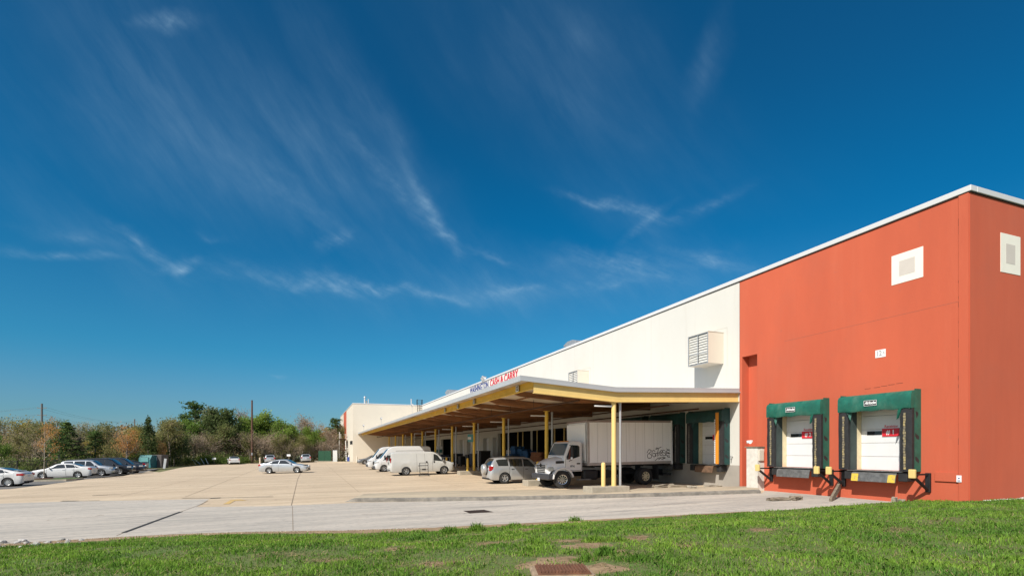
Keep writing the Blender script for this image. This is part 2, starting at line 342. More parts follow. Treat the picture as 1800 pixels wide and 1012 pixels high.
# asphalt parking stalls and verge at far left
stall = [(-19.2, 46), (-19.0, 56.6), (-24.5, 57.2), (-24.5, 60.3), (-19.3, 60.0), (-18.8, 75), (-21, 92), (-32, 92), (-32, 46)]
sheet('parking_stalls', stall, M_asph, .008, 'grey asphalt parking stalls along the left edge')
def strip(mb, a, b, w, lift):
    a = Vector((a.x, a.y, 0)); b = Vector((b.x, b.y, 0)); d = (b - a).normalized(); q = Vector((-d.y, d.x, 0)) * (w / 2)
    mb.poly([(p.x, p.y, G(p.x, p.y) + lift) for p in (a - q, b - q, b + q, a + q)])
def build_marks():
    mb = MB()
    for x in (-15.5, -9.5, 2.5, 8.5): strip(mb, Vector((x, 30 if x > 0 else 34, 0)), Vector((x, 100 if x > -12 else 62, 0)), .02, .0085)
    for y in (30, 36.2, 42.4, 48.6, 54.8, 61, 67.2, 73.4, 79.6, 85.8, 92): strip(mb, Vector((-15 if y < 62 else -11, y, 0)), Vector((17, y, 0)), .02, .0088)
    for (p, q, w) in (((205, 941), (217, 936), .05), ((318, 899), (352, 886.5), .05), ((352, 886.5), (365, 880), .05), ((325, 873), (470, 817), .04), ((512, 888), (523, 842), .05), ((523, 842), (533, 822), .05), ((515, 932), (514, 889), .03),
                      ((0, 905), (345, 872), .02), ((60, 879), (260, 868), .03), ((262, 855), (415, 850), .05), ((120, 853), (440, 846), .04), ((490, 839), (620, 836), .04), ((450, 872), (520, 871), .05), ((310, 834), (640, 829), .04)):
        strip(mb, onG(*p), onG(*q), w * .6, .009)
    q = random.Random(14)
    for (p, e_) in (((700, 862), (960, 855)), ((420, 862), (560, 852)), ((150, 862), (330, 846)), ((640, 905), (900, 900)), ((80, 915), (190, 905)), ((560, 826), (650, 823)), ((950, 897), (1240, 883)), ((400, 825), (640, 820))):
        a, b = onG(*p), onG(*e_); pts = [a.lerp(b, k / 14) + Vector((q.gauss(0, .12), q.gauss(0, .12), 0)) for k in range(15)]
        for u, v in zip(pts[:-1], pts[1:]): strip(mb, u, v, .022, .01)
    tag(mb.build('joint_lines', M_joint), 'thin joint lines in the concrete lot', 'joint lines', kind='structure')
    mb = MB()
    for (p, q, w) in (((217, 936), (318, 899), .13), ((108, 880.3), (136, 880), .22), ((136, 880), (175, 879.2), .09), ((162, 870.8), (190, 869.3), .16), ((190, 869.3), (212, 868.6), .08), ((320, 875.2), (370, 874.7), .12), ((370, 875.3), (388, 874.6), .4), ((388, 874.6), (480, 872.6), .1)):
        strip(mb, onG(*p), onG(*q), w, .012)
    tag(mb.build('tar_seams', M_tar), 'black tar seams sealing the pavement joints', 'tar seams', kind='structure')
    mb = MB()      # yellow turn arrow: outline of two strokes and a head
    A = lambda x, y: onG(x, y)
    def quad(*pp): mb.poly([(p.x, p.y, p.z + .012) for p in (A(*q) for q in pp)])
    quad((392, 885.7), (403, 885.4), (414, 879.4), (404, 879.6)); quad((403, 880), (404, 878.2), (421, 877.2), (434, 879.2))
    tag(mb.build('painted_arrow', mat('faded_yellow_paint', (.55, .36, .10), .9, col2=(.47, .345, .2), vscale=7, lo=.4, hi=.6)), 'faded yellow arrow painted on the concrete', 'painted arrow', kind='structure')
build_marks()
# worn kerb strip between lane and lot
def build_kerb():
    fr = [onG(*p) for p in ((606, 882), (640, 881.8), (760, 880.6), (900, 878.6), (1000, 876.6), (1100, 874), (1220, 870.3), (1338, 866.4))]
    bk = [onG(*p) for p in ((628, 872), (650, 871), (775, 866), (900, 864.5), (1000, 863.3), (1100, 862), (1220, 859), (1330, 857.5))]
    mb = MB(); n = len(fr); h = .17
    q = random.Random(3)
    def dens(L):
        o = []
        for a, b in zip(L[:-1], L[1:]):
            for k in range(6): o.append(a.lerp(b, k / 6))
        return o + [L[-1]]
    fr = dens(fr); bk = dens(bk); P = []
    for i, (a, b) in enumerate(zip(fr, bk)):
        hh = h * min(1, i / 3); j = q.uniform(-.02, .02); b = Vector((b.x, max(b.y, a.y + .5), 0))
        P.append([(a.x, a.y + j, G(a.x, a.y) - .06), (a.x, a.y + .03 + j, G(a.x, a.y) + hh - .05 + q.uniform(-.02, .01)), (a.x, a.y + .12 + j, G(a.x, a.y) + hh), (b.x, b.y - .1, G(b.x, b.y) + max(.03, hh * .7)), (b.x, b.y, G(b.x, b.y) - .06)])
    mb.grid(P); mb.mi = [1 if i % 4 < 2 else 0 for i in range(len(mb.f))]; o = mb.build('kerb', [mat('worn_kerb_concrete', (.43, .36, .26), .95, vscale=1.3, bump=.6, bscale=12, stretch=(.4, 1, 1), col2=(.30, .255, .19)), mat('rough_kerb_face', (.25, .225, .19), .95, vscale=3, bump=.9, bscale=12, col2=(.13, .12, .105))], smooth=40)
    tag(o, 'long worn concrete kerb between the lane and the upper lot', 'kerb', kind='structure')
build_kerb()
# ------------------------------------------------------------------ warehouse
ZR = CZ + 9.0; SILL = CZ - .82
WH = wroot('warehouse', (XW, YC, G(XW, YC)), label='long white and red warehouse with a flat roof and loading docks', cat='warehouse')
def wall_cells(mb, fn, us, zs, holes, pick=None):
    us = sorted(set(us + [h[0] for h in holes] + [h[1] for h in holes])); zs = sorted(set(zs + [h[2] for h in holes] + [h[3] for h in holes]))
    for a, b in zip(us[:-1], us[1:]):
        for c, d in zip(zs[:-1], zs[1:]):
            um, zm = (a + b) / 2, (c + d) / 2
            if any(h[0] < um < h[1] and h[2] < zm < h[3] for h in holes): continue
            mb.cm = pick(um, zm) if pick else 0
            mb.poly([fn(a, c), fn(b, c), fn(b, d), fn(a, d)])
    mb.cm = 0
def reveal(mb, h, x0, x1, bottom=True):
    a, b, c, d = h
    for q in (((a, c), (a, d)), ((b, d), (b, c)), ((a, d), (b, d))) + ((((b, c), (a, c)),) if bottom else ()):
        (u0, w0), (u1, w1) = q; mb.poly([(x0, u0, w0), (x0, u1, w1), (x1, u1, w1), (x1, u0, w0)])
def yx(px): return onX(px, 790).y
DOCKS = {'d1': 14.12, 'd2': 17.78, 'd3': 23.56, 'd4': 27.15, 'd5': 30.8}
DZ = SILL + 2.75
holes_red = [(DOCKS[k] - 1.09, DOCKS[k] + 1.09, SILL, DZ) for k in ('d1', 'd2')]
notch = (yx(1331), yx(1304.5), G(21, 21) - .3, onX(1318, 624.5).z)
holes_wh = [(DOCKS[k] - 1.09, DOCKS[k] + 1.09, SILL, DZ) for k in ('d3', 'd4', 'd5')]
small = [(yx(b), yx(a), SILL, onX((a + b) / 2, t).z) for a, b, t in ((807.5, 815.5, 772.5), (820.5, 829, 771.5), (849, 859, 769.7), (866, 873.4, 768))]
big = [(yx(1007), yx(874.6), G(21, 50), CZ + 1.95), (yx(792.3), yx(775), G(21, 85), CZ + 1.75), (yx(764), yx(744), G(21, 97), CZ + 1.85)]
def build_warehouse():
    fx = lambda u, z: (XW, u, z); zb = CZ - 3.2
    # red corner section
    mb = MB(); seam = onX(1500, 572).z
    wall_cells(mb, fx, [YC, YB], [zb, ZR - .1], holes_red + [notch])
    for h in holes_red: reveal(mb, h, XW, XW + .3)
    reveal(mb, notch, XW, XW + .45); mb.poly([(XW + .45, notch[0], zb), (XW + .45, notch[1], zb), (XW + .45, notch[1], notch[3]), (XW + .45, notch[0], notch[3])])
    fy = lambda u, z: (u, YC, z); wall_cells(mb, fy, [XW, 75], [zb, ZR - .1], [])
    # weathered pilaster edge at the corner and ledge near the ground
    mb.box(XW - .035, XW, YC + .02, YC + .32, zb, ZR - .12)
    z1 = onX(1660, 829.5).z; mb.box(XW - .05, XW, YC + .33, 12.2, z1 - .32, z1)
    red = mb.build('wall', M_red, WH); red['label'] = 'brick red corner wall section'
    mb = MB(); q = random.Random(5)
    for zz in np.arange(CZ - 1.5, ZR - .4, .28):
        if q.random() < .45: mb.box(XW - .006, XW + .01, YC + .322 + q.uniform(0, .01), YC + .335 + q.uniform(0, .012), zz, zz + q.uniform(.08, .3))
    mb.build('corner_crack', M_dark, WH); mb = MB()
    mb.box(XW - .003, XW + .01, YC + .34, YC + 7.5, seam - .004, seam + .001)
    mb.build('wall_seam', M_trimd, WH); mb = MB()
    for k in range(5):
        a = onX(1525 + k * 14 + q.uniform(-2, 2), 683 - k * 2.4); mb.box(XW - .003, XW + .01, a.y - .14, a.y + .1, a.z - .006, a.z + .006)
    mb.box(XW - .004, XW + .01, YB - .006, YB + .006, zb, ZR - .1)
    mb.build('crack', M_dark, WH)
    # white section with grey base
    mb = MB(); pick = lambda u, z: 1 if z < SILL else 0
    wall_cells(mb, fx, [YB, 105.3], [zb, SILL, ZR - .12], holes_wh + small + big, pick)
    for h in holes_wh: reveal(mb, h, XW, XW + .3)
    for h in small: reveal(mb, h, XW, XW + .5)
    for h in big: reveal(mb, h, XW, XW + .4, False)
    w = mb.build('wall', [M_white, M_base], WH); w['label'] = 'long white painted wall section with grey base'
    for y in (29.1, 36.7, 44.4, 52.0, 59.6, 67.3, 74.9, 82.5): MB().box(XW - .003, XW + .004, y - .008, y + .008, CZ + 3.4, ZR - .2).build('panel_joint', mat('pale_joint', (.50, .47, .41), .9), WH)
    # wing at the far end
    mb = MB(); fw = lambda u, z: (u, 105.3, z); fl = lambda u, z: (7.7, u, z)
    wall_cells(mb, fw, [7.7, 40], [zb, ZR - .1], [])
    wall_cells(mb, fl, [105.3, 150], [zb, ZR - .1], [])
    mb.build('wing_wall', M_cream, WH)['label'] = 'cream projecting wing at the far end'
    mb = MB(); mb.box(7.685, 7.7, 124.6, 135, CZ - .2, ZR - .16); mb.build('painted_panel', M_red, WH)['label'] = 'red painted panel on the end of the wing'
    # roof, coping
    mb = MB(); mb.box(XW + .02, 75, YC + .02, 150, ZR - .5, ZR - .3); mb.box(7.72, XW + .01, 105.32, 150, ZR - .5, ZR - .3); mb.box(74.9, 75, YC + .05, 150, zb, ZR - .5)
    mb.build('roof', M_roof, WH)
    mb = MB(); mb.box(XW - .06, XW + .3, YC - .06, 105.24, ZR - .2, ZR); mb.box(XW + .301, 75, YC - .06, YC + .3, ZR - .2, ZR)
    mb.box(7.64, 75, 105.241, 105.6, ZR - .16, ZR - .01); mb.box(7.64, 7.95, 105.601, 150, ZR - .16, ZR - .01)
    mb.build('coping', M_cop, WH, bevel=.02)
    mb = MB(); mb.box(XW - .035, XW + .2, YC - .035, 105.2, ZR - .235, ZR - .2005); mb.box(XW + .2, 75, YC - .035, YC + .2, ZR - .235, ZR - .2005); mb.build('coping_dark_line', M_dark, WH)  # thin dark strip below the coping, slightly proud of the wall
    # rooms behind the open bays
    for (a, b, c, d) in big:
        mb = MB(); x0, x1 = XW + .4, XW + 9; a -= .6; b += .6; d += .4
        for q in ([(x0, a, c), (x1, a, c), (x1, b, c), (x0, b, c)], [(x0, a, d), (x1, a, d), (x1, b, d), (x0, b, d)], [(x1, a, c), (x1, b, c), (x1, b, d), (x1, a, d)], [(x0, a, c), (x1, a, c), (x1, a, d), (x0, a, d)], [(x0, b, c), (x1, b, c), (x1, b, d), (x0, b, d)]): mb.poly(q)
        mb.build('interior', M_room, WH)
    # opening frames: mullions of the long dark bay
    for px, w, m in ((908.7, .09, M_yelp), (917.3, .09, M_yelp), (932, .07, M_white), (933.6, .14, M_white), (942.5, .09, M_yelp), (958.5, .3, M_white), (973, .1, M_yelp), (990, .1, M_yelp), (889, .08, M_bmetal)):
        y = yx(px); mb = MB(); mb.box(XW + .06, XW + .16, y - w / 2, y + w / 2, big[0][2], big[0][3] - .002); mb.build('mullion', m, WH)
    # personnel and small dock doors
    for (a, b, c, d) in small:
        mb = MB(); mb.box(XW + .5, XW + .56, a + .001, b - .001, c, d); dr = mb.build('dock_door', M_door, WH, bevel=.01)
        mb = MB(); mb.box(XW + .485, XW + .499, (a + b) / 2 - .3, (a + b) / 2 + .3, c + 1.35, c + 1.55); mb.build('door_window', M_glass, dr)
    # dock doors
    for k, y in DOCKS.items():
        mb = MB(); hh = (DZ - SILL - .02) / 5
        for i in range(5): mb.box(XW + .3, XW + .36, y - 1.089, y + 1.089, SILL + .01 + i * hh, SILL + .01 + (i + 1) * hh - .012)
        dr = mb.build('dock_door', M_door, WH, bevel=.006)
        z0 = SILL + 1.42
        mb = MB(); mb.box(XW + .285, XW + .299, y + .19, y + .78, z0, z0 + .15); mb.build('door_window', M_glass, dr)
        for s in (-1, 1): MB().box(XW + .02, XW + .29, *sorted((y + s * 1.087, y + s * 1.02)), SILL + .012, DZ - .002).build('door_jamb', M_jamb, dr)
    # louvred vent boxes high on the white wall
    for (y0, y1, z0, z1) in ((22.6, 24.2, CZ + 4.67, CZ + 6.35), (37.4, 38.95, CZ + 4.67, CZ + 6.35)):
        x0 = XW - 1.04; mb = MB()
        mb.box(x0, XW - .001, y0, y0 + .03, z0, z1); mb.box(x0, XW - .001, y1 - .03, y1, z0, z1); mb.box(x0 - .02, XW - .001, y0 - .02, y1 + .02, z1 + .0005, z1 + .03); mb.box(x0, XW - .001, y0 + .0305, y1 - .0305, z0, z0 + .03)
        vb = mb.build('vent_box', M_cream, WH, bevel=.008)
        MB().box(x0 + .12, x0 + .14, y0 + .0305, y1 - .0305, z0 + .0305, z1 - .001).build('louvre_backing', M_trimd, vb)
        mb = MB(); n = 11
        for i in range(n):
            z = z0 + .09 + (z1 - z0 - .14) * i / n
            for (a, b) in ((y0 + .06, (y0 + y1) / 2 - .03), ((y0 + y1) / 2 + .03, y1 - .06)):
                dz = -.05 if (i in (2, 3) and a > (y0 + y1) / 2) else 0
                mb.poly([(x0 + .01, a, z), (x0 + .01, b, z + dz), (x0 + .06, b, z + .128 + dz), (x0 + .06, a, z + .128)])
        mb.build('louvre', M_white, vb)
        mb = MB(); ym = (y0 + y1) / 2
        for a, b in ((y0, y0 + .055), (ym - .025, ym + .025), (y1 - .055, y1)): mb.box(x0 - .012, x0 - .001, a, b, z0, z1)
        for a, b in ((z0 + .0005, z0 + .05), ((z0 + z1) / 2 - .25, (z0 + z1) / 2 - .21), (z1 - .05, z1 - .0005)): mb.box(x0 - .0145, x0 - .0125, y0, y1, a, b)
        mb.build('louvre_frame', M_grey, vb)
        mb = MB(); mb.box(XW - .006, XW + .002, y0 - .28, y0 - .26, z0 - .15, z1 + .25); mb.box(XW - .006, XW + .002, y0 - .259, y1, z1 + .235, z1 + .25); mb.build('vent_trim', mat('pale_joint', (.50, .47, .41), .9), vb)
build_warehouse()
# square emblems, house number, placards on the red walls
def wallplate(name, pl, p00, p11, m, parent, proud, inset=0.0):
    if pl == 'x':
        a, b = onX(*p00), onX(*p11); y0, y1 = sorted((a.y, b.y)); z0, z1 = sorted((a.z, b.z)); mb = MB().box(XW - proud, XW + .002, y0 + inset, y1 - inset, z0 + inset, z1 - inset)
    else:
        a, b = onY(*p00, YC), onY(*p11, YC); x0, x1 = sorted((a.x, b.x)); z0, z1 = sorted((a.z, b.z)); mb = MB().box(x0 + inset, x1 - inset, YC - proud, YC + .002, z0 + inset, z1 - inset)
    return mb.build(name, m, parent)
for pl, c0, c1, i0, i1, lab in (('x', (1567.5, 473.5), (1623, 463.5), (1581, 470), (1609.5, 465), 'white square emblem with grey centre on the long red wall'),
                                ('y', (1758.5, 452), (1793, 450), (1768, 0), (1784, 0), 'white square emblem with grey centre on the shaded red end wall')):
    pc = onX(1595, 468) if pl == 'x' else onY(1776, 447, YC)
    e = wroot('wall_emblem', pc, label=lab, cat='emblem')
    half = 1.02 if pl == 'x' else .92
    if pl == 'x':
        a, b = onX(1567.5, 468), onX(1623, 468); hy = abs(a.y - b.y) / 2; cy = (a.y + b.y) / 2; cz = pc.z
        MB().box(XW - .012, XW + .002, cy - hy, cy + hy, cz - hy, cz + hy).build('emblem_plate', M_emw, e); MB().box(XW - .016, XW - .0125, cy - hy * .5, cy + hy * .5, cz - hy * .52, cz + hy * .5).build('emblem_centre', M_emb, e)
    else:
        a, b = onY(1758.5, 447, YC), onY(1793, 447, YC); hx = abs(a.x - b.x) / 2; cx = (a.x + b.x) / 2; cz = pc.z; hz = .69
        MB().box(cx - hx, cx + hx, YC - .012, YC + .002, cz - hz, cz + hz).build('emblem_plate', M_emw, e); MB().box(cx - hx * .48, cx + hx * .45, YC - .016, YC - .0125, cz - hz * .5, cz + hz * .5).build('emblem_centre', M_emb, e)
n0, n1 = onX(1539, 621), onX(1557, 621); nc = (n0 + n1) / 2
np_ = wroot('number_plate', nc, label='small white house number plate high on the red wall', cat='number plate')
MB().box(XW - .012, XW + .002, n1.y, n0.y, nc.z - .15, nc.z + .15).build('plate', M_wsign, np_)
text('12', .30, 'number', mat('grey_digits', (.30, .30, .31), .7), np_, T(XW - .014, nc.y + .06, nc.z) @ FX, .001, .004, sx=.8)
text('4', .30, 'number', mat('faded_digit', (.62, .62, .62), .7), np_, T(XW - .014, nc.y - .13, nc.z) @ FX, .001, .002, sx=.8)
sc_ = onX(1687.5, 840); hy = .08
pl_ = wroot('wall_placard', sc_, label='small white notice plate low on the red wall near its corner', cat='notice')
MB().box(XW - .062, XW - .0505, sc_.y - .075, sc_.y + .075, sc_.z - .13, sc_.z + .1).build('plate', M_wsign, pl_)
MB().box(XW - .0645, XW - .0625, sc_.y - .022, sc_.y + .022, sc_.z - .02, sc_.z + .02).box(XW - .0645, XW - .0625, sc_.y - .045, sc_.y + .045, sc_.z - .1, sc_.z - .07).build('emblem', mat('navy_mark', (.03, .05, .2)), pl_)
# shop sign letters
def build_sign():
    a = onX(825.5, 684); b = onX(911, 660); z = CZ + 8.26
    s = wroot('shop_sign', ((XW), (a.y + b.y) / 2, z), label='large blue and red lettering along the white wall above the canopy', cat='sign')
    mb_, mr_ = mat('blue_letters', (.012, .03, .19), .5), mat('red_letters', (.55, .012, .03), .5)
    yb0, yb1 = yx(826), yx(858.6); yr0, yr1 = yx(861.5), yx(911.2)
    for body, y0, y1, m, nm in (('WASHINGTON', yb0, yb1, mb_, 'blue_lettering'), ('CASH & CARRY', yr0, yr1, mr_, 'red_lettering')):
        o = text(body, 1.0, nm, m, None, Matrix.Identity(4), 0.003, .036)
        xs = [v.co.x for v in o.data.vertices]; ys = [v.co.y for v in o.data.vertices]
        k = abs(y0 - y1) / (max(xs) - min(xs)); h = SIGN_H / (max(ys) - min(ys))
        M = T(XW - .008, (y0 + y1) / 2, z) @ FX @ Matrix.Diagonal((k, h, 1, 1)) @ T(-(max(xs) + min(xs)) / 2, -(max(ys) + min(ys)) / 2, 0)
        o.data.transform(wshift(s, M)); o.parent = s
SIGN_H = .92
build_sign()
# ------------------------------------------------------------------ loading docks
def receiving_sign(y, num, label, top=True, face=None):
    z0 = SILL + 1.42
    s = wroot('receiving_sign', (XW + .29, y - .16, z0), label=label, cat='sign')
    MB().box(XW + .27, XW + .284, y - .49, y + .165, z0 - .07, z0 + .24).build('plate', M_redsign, s)
    text('# ' + num if num else '3', .24, 'number', M_wsign, s, T(XW + .268, y - .163, z0 + .085) @ FX, .001, .008, sx=1.0)
    text('Receiving', .155, 'lettering', M_redsign, s, T(XW + .297, y - .163, z0 + .32) @ FX, .001, .003, sx=.86)
receiving_sign(DOCKS['d1'], '1', 'red receiving sign number 1 on the nearest white dock door')
receiving_sign(DOCKS['d2'], '2', 'red receiving sign number 2 on the second white dock door')
receiving_sign(DOCKS['d3'], '3', 'red receiving sign on the shaded dock door under the canopy end')
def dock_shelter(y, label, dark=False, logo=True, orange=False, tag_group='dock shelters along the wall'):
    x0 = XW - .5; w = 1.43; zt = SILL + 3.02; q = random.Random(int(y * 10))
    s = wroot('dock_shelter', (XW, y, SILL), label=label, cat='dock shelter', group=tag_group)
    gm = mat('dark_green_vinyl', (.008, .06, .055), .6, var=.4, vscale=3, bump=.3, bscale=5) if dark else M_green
    # header: padded box with a sloping top that sags a little
    P = []
    for i in range(25):
        yy = y - w + 2 * w * i / 24; sag = .04 * math.sin(i * .9) + q.uniform(-.015, .015)
        P.append([(XW - .002, yy, zt + .03), (x0 + .02, yy, zt - .05 + sag * .4), (x0 - .05, yy, zt - .16), (x0 - .06 + sag * .3, yy, zt - .62 + sag * .3), (x0 - .03, yy, zt - .68 + sag * .5), (XW - .002, yy, zt - .62)])
    mb = MB().grid(P)
    for r in (P[0], P[-1]): mb.poly(r)
    hd = mb.build('header_curtain', gm, s, smooth=50)
    if logo:
        lc = Vector((x0 - .062, y + .05, zt - .37))
        lg = MB().box(x0 - .085, x0 - .062, y - .2, y + .3, lc.z - .11, lc.z + .1).build('logo_plate', M_bmetal, hd)
        mb = MB(); a0, a1, b0, b1 = y - .2, y + .3, lc.z - .11, lc.z + .1
        for c in ((a0, a1, b0, b0 + .012), (a0, a1, b1 - .012, b1), (a0, a0 + .012, b0 + .0125, b1 - .0125), (a1 - .012, a1, b0 + .0125, b1 - .0125)): mb.box(x0 - .089, x0 - .0855, *c)
        mb.build('logo_border', M_wsign, hd)
        text('Airlocke', .15, 'lettering', M_wsign, hd, T(x0 - .0875, y + .05, lc.z) @ FX, .001, .006, .35, sx=.82)
    for sd in (1, -1):
        ya, yb = sorted((y + sd * w, y + sd * (w - .42)))
        mb = MB(); n = 12; P = []
        for i in range(n + 1):
            z = SILL + .02 + (zt - .7 - SILL) * i / n; j = q.uniform(-.012, .012)
            P.append([(XW - .002, ya + .002, z), (x0 + j, ya, z), (x0 - .03 + j, (ya + yb) / 2, z), (x0 + j, yb, z), (XW - .002, yb - .002, z)])
        mb.grid(P); mb.poly(P[0]); mb.poly(P[-1])
        pad = mb.build('side_pad', M_black, s, smooth=50)
        # guide strip with segments worn to paler yellow
        mb = MB(); z = SILL + .1; yc = (ya + yb) / 2 - .03 * sd
        while z < zt - .85:
            mb.box(x0 - .05, x0 - .032, yc - .036 + q.uniform(-.012, .012), yc + .036 + q.uniform(-.012, .012), z, z + .085); z += .1
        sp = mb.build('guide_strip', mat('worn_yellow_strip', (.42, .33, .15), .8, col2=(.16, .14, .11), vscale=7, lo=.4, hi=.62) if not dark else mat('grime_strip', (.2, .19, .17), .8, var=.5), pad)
        # fabric side wall
        mb = MB(); P = []
        for i in range(15):
            z = SILL + .02 + (zt + .02 - SILL) * i / 14; P.append([(XW - .001, y + sd * (w + .004), z), (XW - .25, y + sd * (w + .01 + .02 * math.sin(i * 1.7 + 1)), z), (x0 + .12, y + sd * (w + .006), z)])
        mb.grid(P); mb.build('side_fabric', gm, s, smooth=True)
        # torn corner flap
        mb = MB(); yy = y + sd * (w - .42)
        mb.poly([(x0 - .04, yy + .1 * sd, zt - .6), (x0 - .1, yy - .02 * sd, zt - .72), (x0 - .02, yy - .12 * sd, zt - 1.08), (x0 + .05, yy - .06 * sd, zt - 1.0)]).poly([(x0 - .04, yy + .1 * sd, zt - .6), (x0 + .05, yy - .06 * sd, zt - 1.0), (x0 + .12, yy - .1 * sd, zt - .6)])
        mb.build('torn_flap', gm, s)
        # inner fabric seen through the opening
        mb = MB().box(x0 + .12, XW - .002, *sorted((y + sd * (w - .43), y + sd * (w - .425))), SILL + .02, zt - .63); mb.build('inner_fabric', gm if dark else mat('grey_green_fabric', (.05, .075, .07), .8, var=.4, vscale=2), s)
    if orange:
        mb = MB().box(x0 - .13, x0 - .055, y - w + .2, y - w + .4, SILL + .05, zt - .2); mb.build('guide_post', mat('orange_guard', (.72, .27, .02), .6, var=.12), s, bevel=.02)
        mb = MB()
        for k in range(24): mb.box(x0 - .075, x0 - .04, y - w + .46, y - w + .54, SILL + .1 + k * .1, SILL + .16 + k * .1)
        mb.build('zip_strip', M_wsign, s)
    return s
dock_shelter(DOCKS['d1'], 'green topped dock shelter with black pads around receiving door 1')
dock_shelter(DOCKS['d2'], 'green topped dock shelter with torn corner around receiving door 2')
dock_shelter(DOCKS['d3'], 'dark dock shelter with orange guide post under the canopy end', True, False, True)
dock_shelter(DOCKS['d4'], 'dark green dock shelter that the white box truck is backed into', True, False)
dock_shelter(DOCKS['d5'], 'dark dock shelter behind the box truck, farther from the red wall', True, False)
def leveler(y, label, style):
    s = wroot('dock_leveler', (XW, y, SILL), label=label, cat='dock leveler', group='dock levelers')
    mb = MB(); hw = .86 if style != 3 else .7; q = random.Random(int(y))
    prof = [(XW - .02, SILL - .02), (XW - .42, SILL - .05), (XW - .5, SILL - .12), (XW - .55, SILL - .42), (XW - .53, SILL - .43), (XW - .47, SILL - .15), (XW - .4, SILL - .09), (XW - .02, SILL - .06)]
    mb.prism([(a, b) for a, b in prof], 'y', y - hw, y + hw)
    m = [M_steel, mat('rusty_lip', (.22, .13, .08), .7, .3, var=.4, vscale=6)][style == 3]
    lp = mb.build('lip_plate', m, s)
    if style == 1:
        for a in (y - hw + .004, y + hw - .284):
            mb = MB(); mb.poly([(XW - .506, a, SILL - .125), (XW - .506, a + .28, SILL - .125), (XW - .557, a + .28, SILL - .42), (XW - .557, a, SILL - .42)]); mb.build('hazard_patch', mat('worn_hazard_yellow', (.62, .44, .05), .8, col2=(.2, .19, .17), vscale=9, lo=.3, hi=.5), lp)
    MB().box(XW - .48, XW - .003, y - 1.08, y + 1.08, SILL - .018, SILL + .006).build('ramp_deck', M_steel, s)
    for sd in (-1, 1):
        MB().box(XW - .44, XW - .003, *sorted((y + sd * 1.22, y + sd * .9)), SILL - .36, SILL - .02).build('bumper', M_black, s, bevel=.02)
leveler(DOCKS['d1'], 'dock leveler lip with yellow end patches under receiving door 1', 1)
leveler(DOCKS['d2'], 'plain grey dock leveler lip under receiving door 2', 2)
leveler(DOCKS['d3'], 'rust coloured dock leveler lip in the shade under the canopy end', 3)
leveler(DOCKS['d4'], 'dock leveler in the shade at the tail of the box truck', 2)
def bracket(y, label):
    s = wroot('guard_bracket', (XW, y, SILL), label=label, cat='bracket', group='yellow tipped guard brackets beside the docks')
    MB().box(XW - .09, XW - .002, y - .08, y + .08, SILL - .72, SILL - .02).build('wall_plate', M_bmetal, s, bevel=.01)
    MB().box(XW - .86, XW - .0905, y - .035, y + .035, SILL - .1, SILL - .04).build('arm', M_bmetal, s)
    MB().cyl((XW - .85, y, SILL - .14), (XW - .07, y, SILL - .64), .055, n=6).build('brace', M_bmetal, s)
    MB().box(XW - .98, XW - .865, y - .11, y + .11, SILL - .2, SILL + .12).build('yellow_pad', M_yelp, s, bevel=.025)
for y, l in ((19.38, 'yellow tipped black guard bracket beside the white pillar, left of receiving door 2'), (16.22, 'yellow tipped black guard bracket at the right foot of receiving door 2'), (15.66, 'yellow tipped black guard bracket at the left foot of receiving door 1'), (12.42, 'yellow tipped black guard bracket at the right foot of receiving door 1')): bracket(y, l)
# white pillar, camera lamp, small fittings
def build_pillar():
    a = onX(1312, 855, XW - .45); b = onX(1331.5, 855, XW - .45); y0, y1 = b.y, a.y; zt = onX(1322, 786, XW - .45).z; g = G(XW, 20)
    s = wroot('utility_pillar', (XW - .3, (y0 + y1) / 2, g), label='narrow white pillar with a flat cap beside the canopy end', cat='pillar')
    MB().box(XW - .45, XW - .004, y0, y1, g - .2, zt).build('shaft', mat('chalky_white', (.66, .63, .57), .9, var=.2, vscale=5), s, bevel=.012)
    MB().box(XW - .5, XW - .004, y0 - .04, y1 + .07, zt + .001, zt + .05).build('cap', M_wood, s)
    MB().box(XW - .4, XW - .1, y0 - .07, y0 - .001, zt - .65, zt - .12).build('meter_box', M_cream, s, bevel=.01)
    c = onX(1322, 775); l = wroot('wall_lamp', c, label='small white twin floodlight on the red wall above the white pillar', cat='lamp')
    MB().box(XW - .08, XW - .002, c.y - .05, c.y + .05, c.z - .05, c.z + .05).build('mount', M_wsign, l)
    for d in (-.11, .1): MB().cyl((XW - .06, c.y, c.z), (XW - .24, c.y + d, c.z - .05), .05, .085, 10).build('lamp_head', M_wsign, l)
    c = onX(1288, 802); l = wroot('wall_faucet', onX(1288, 806), label='small grey tap on the white wall right of the orange guide post', cat='tap')
    MB().cyl((XW - .002, c.y, c.z), (XW - .16, c.y, c.z), .03).cyl((XW - .16, c.y, c.z + .05), (XW - .16, c.y, c.z - .16), .025).build('tap_body', M_grey, l)
build_pillar()
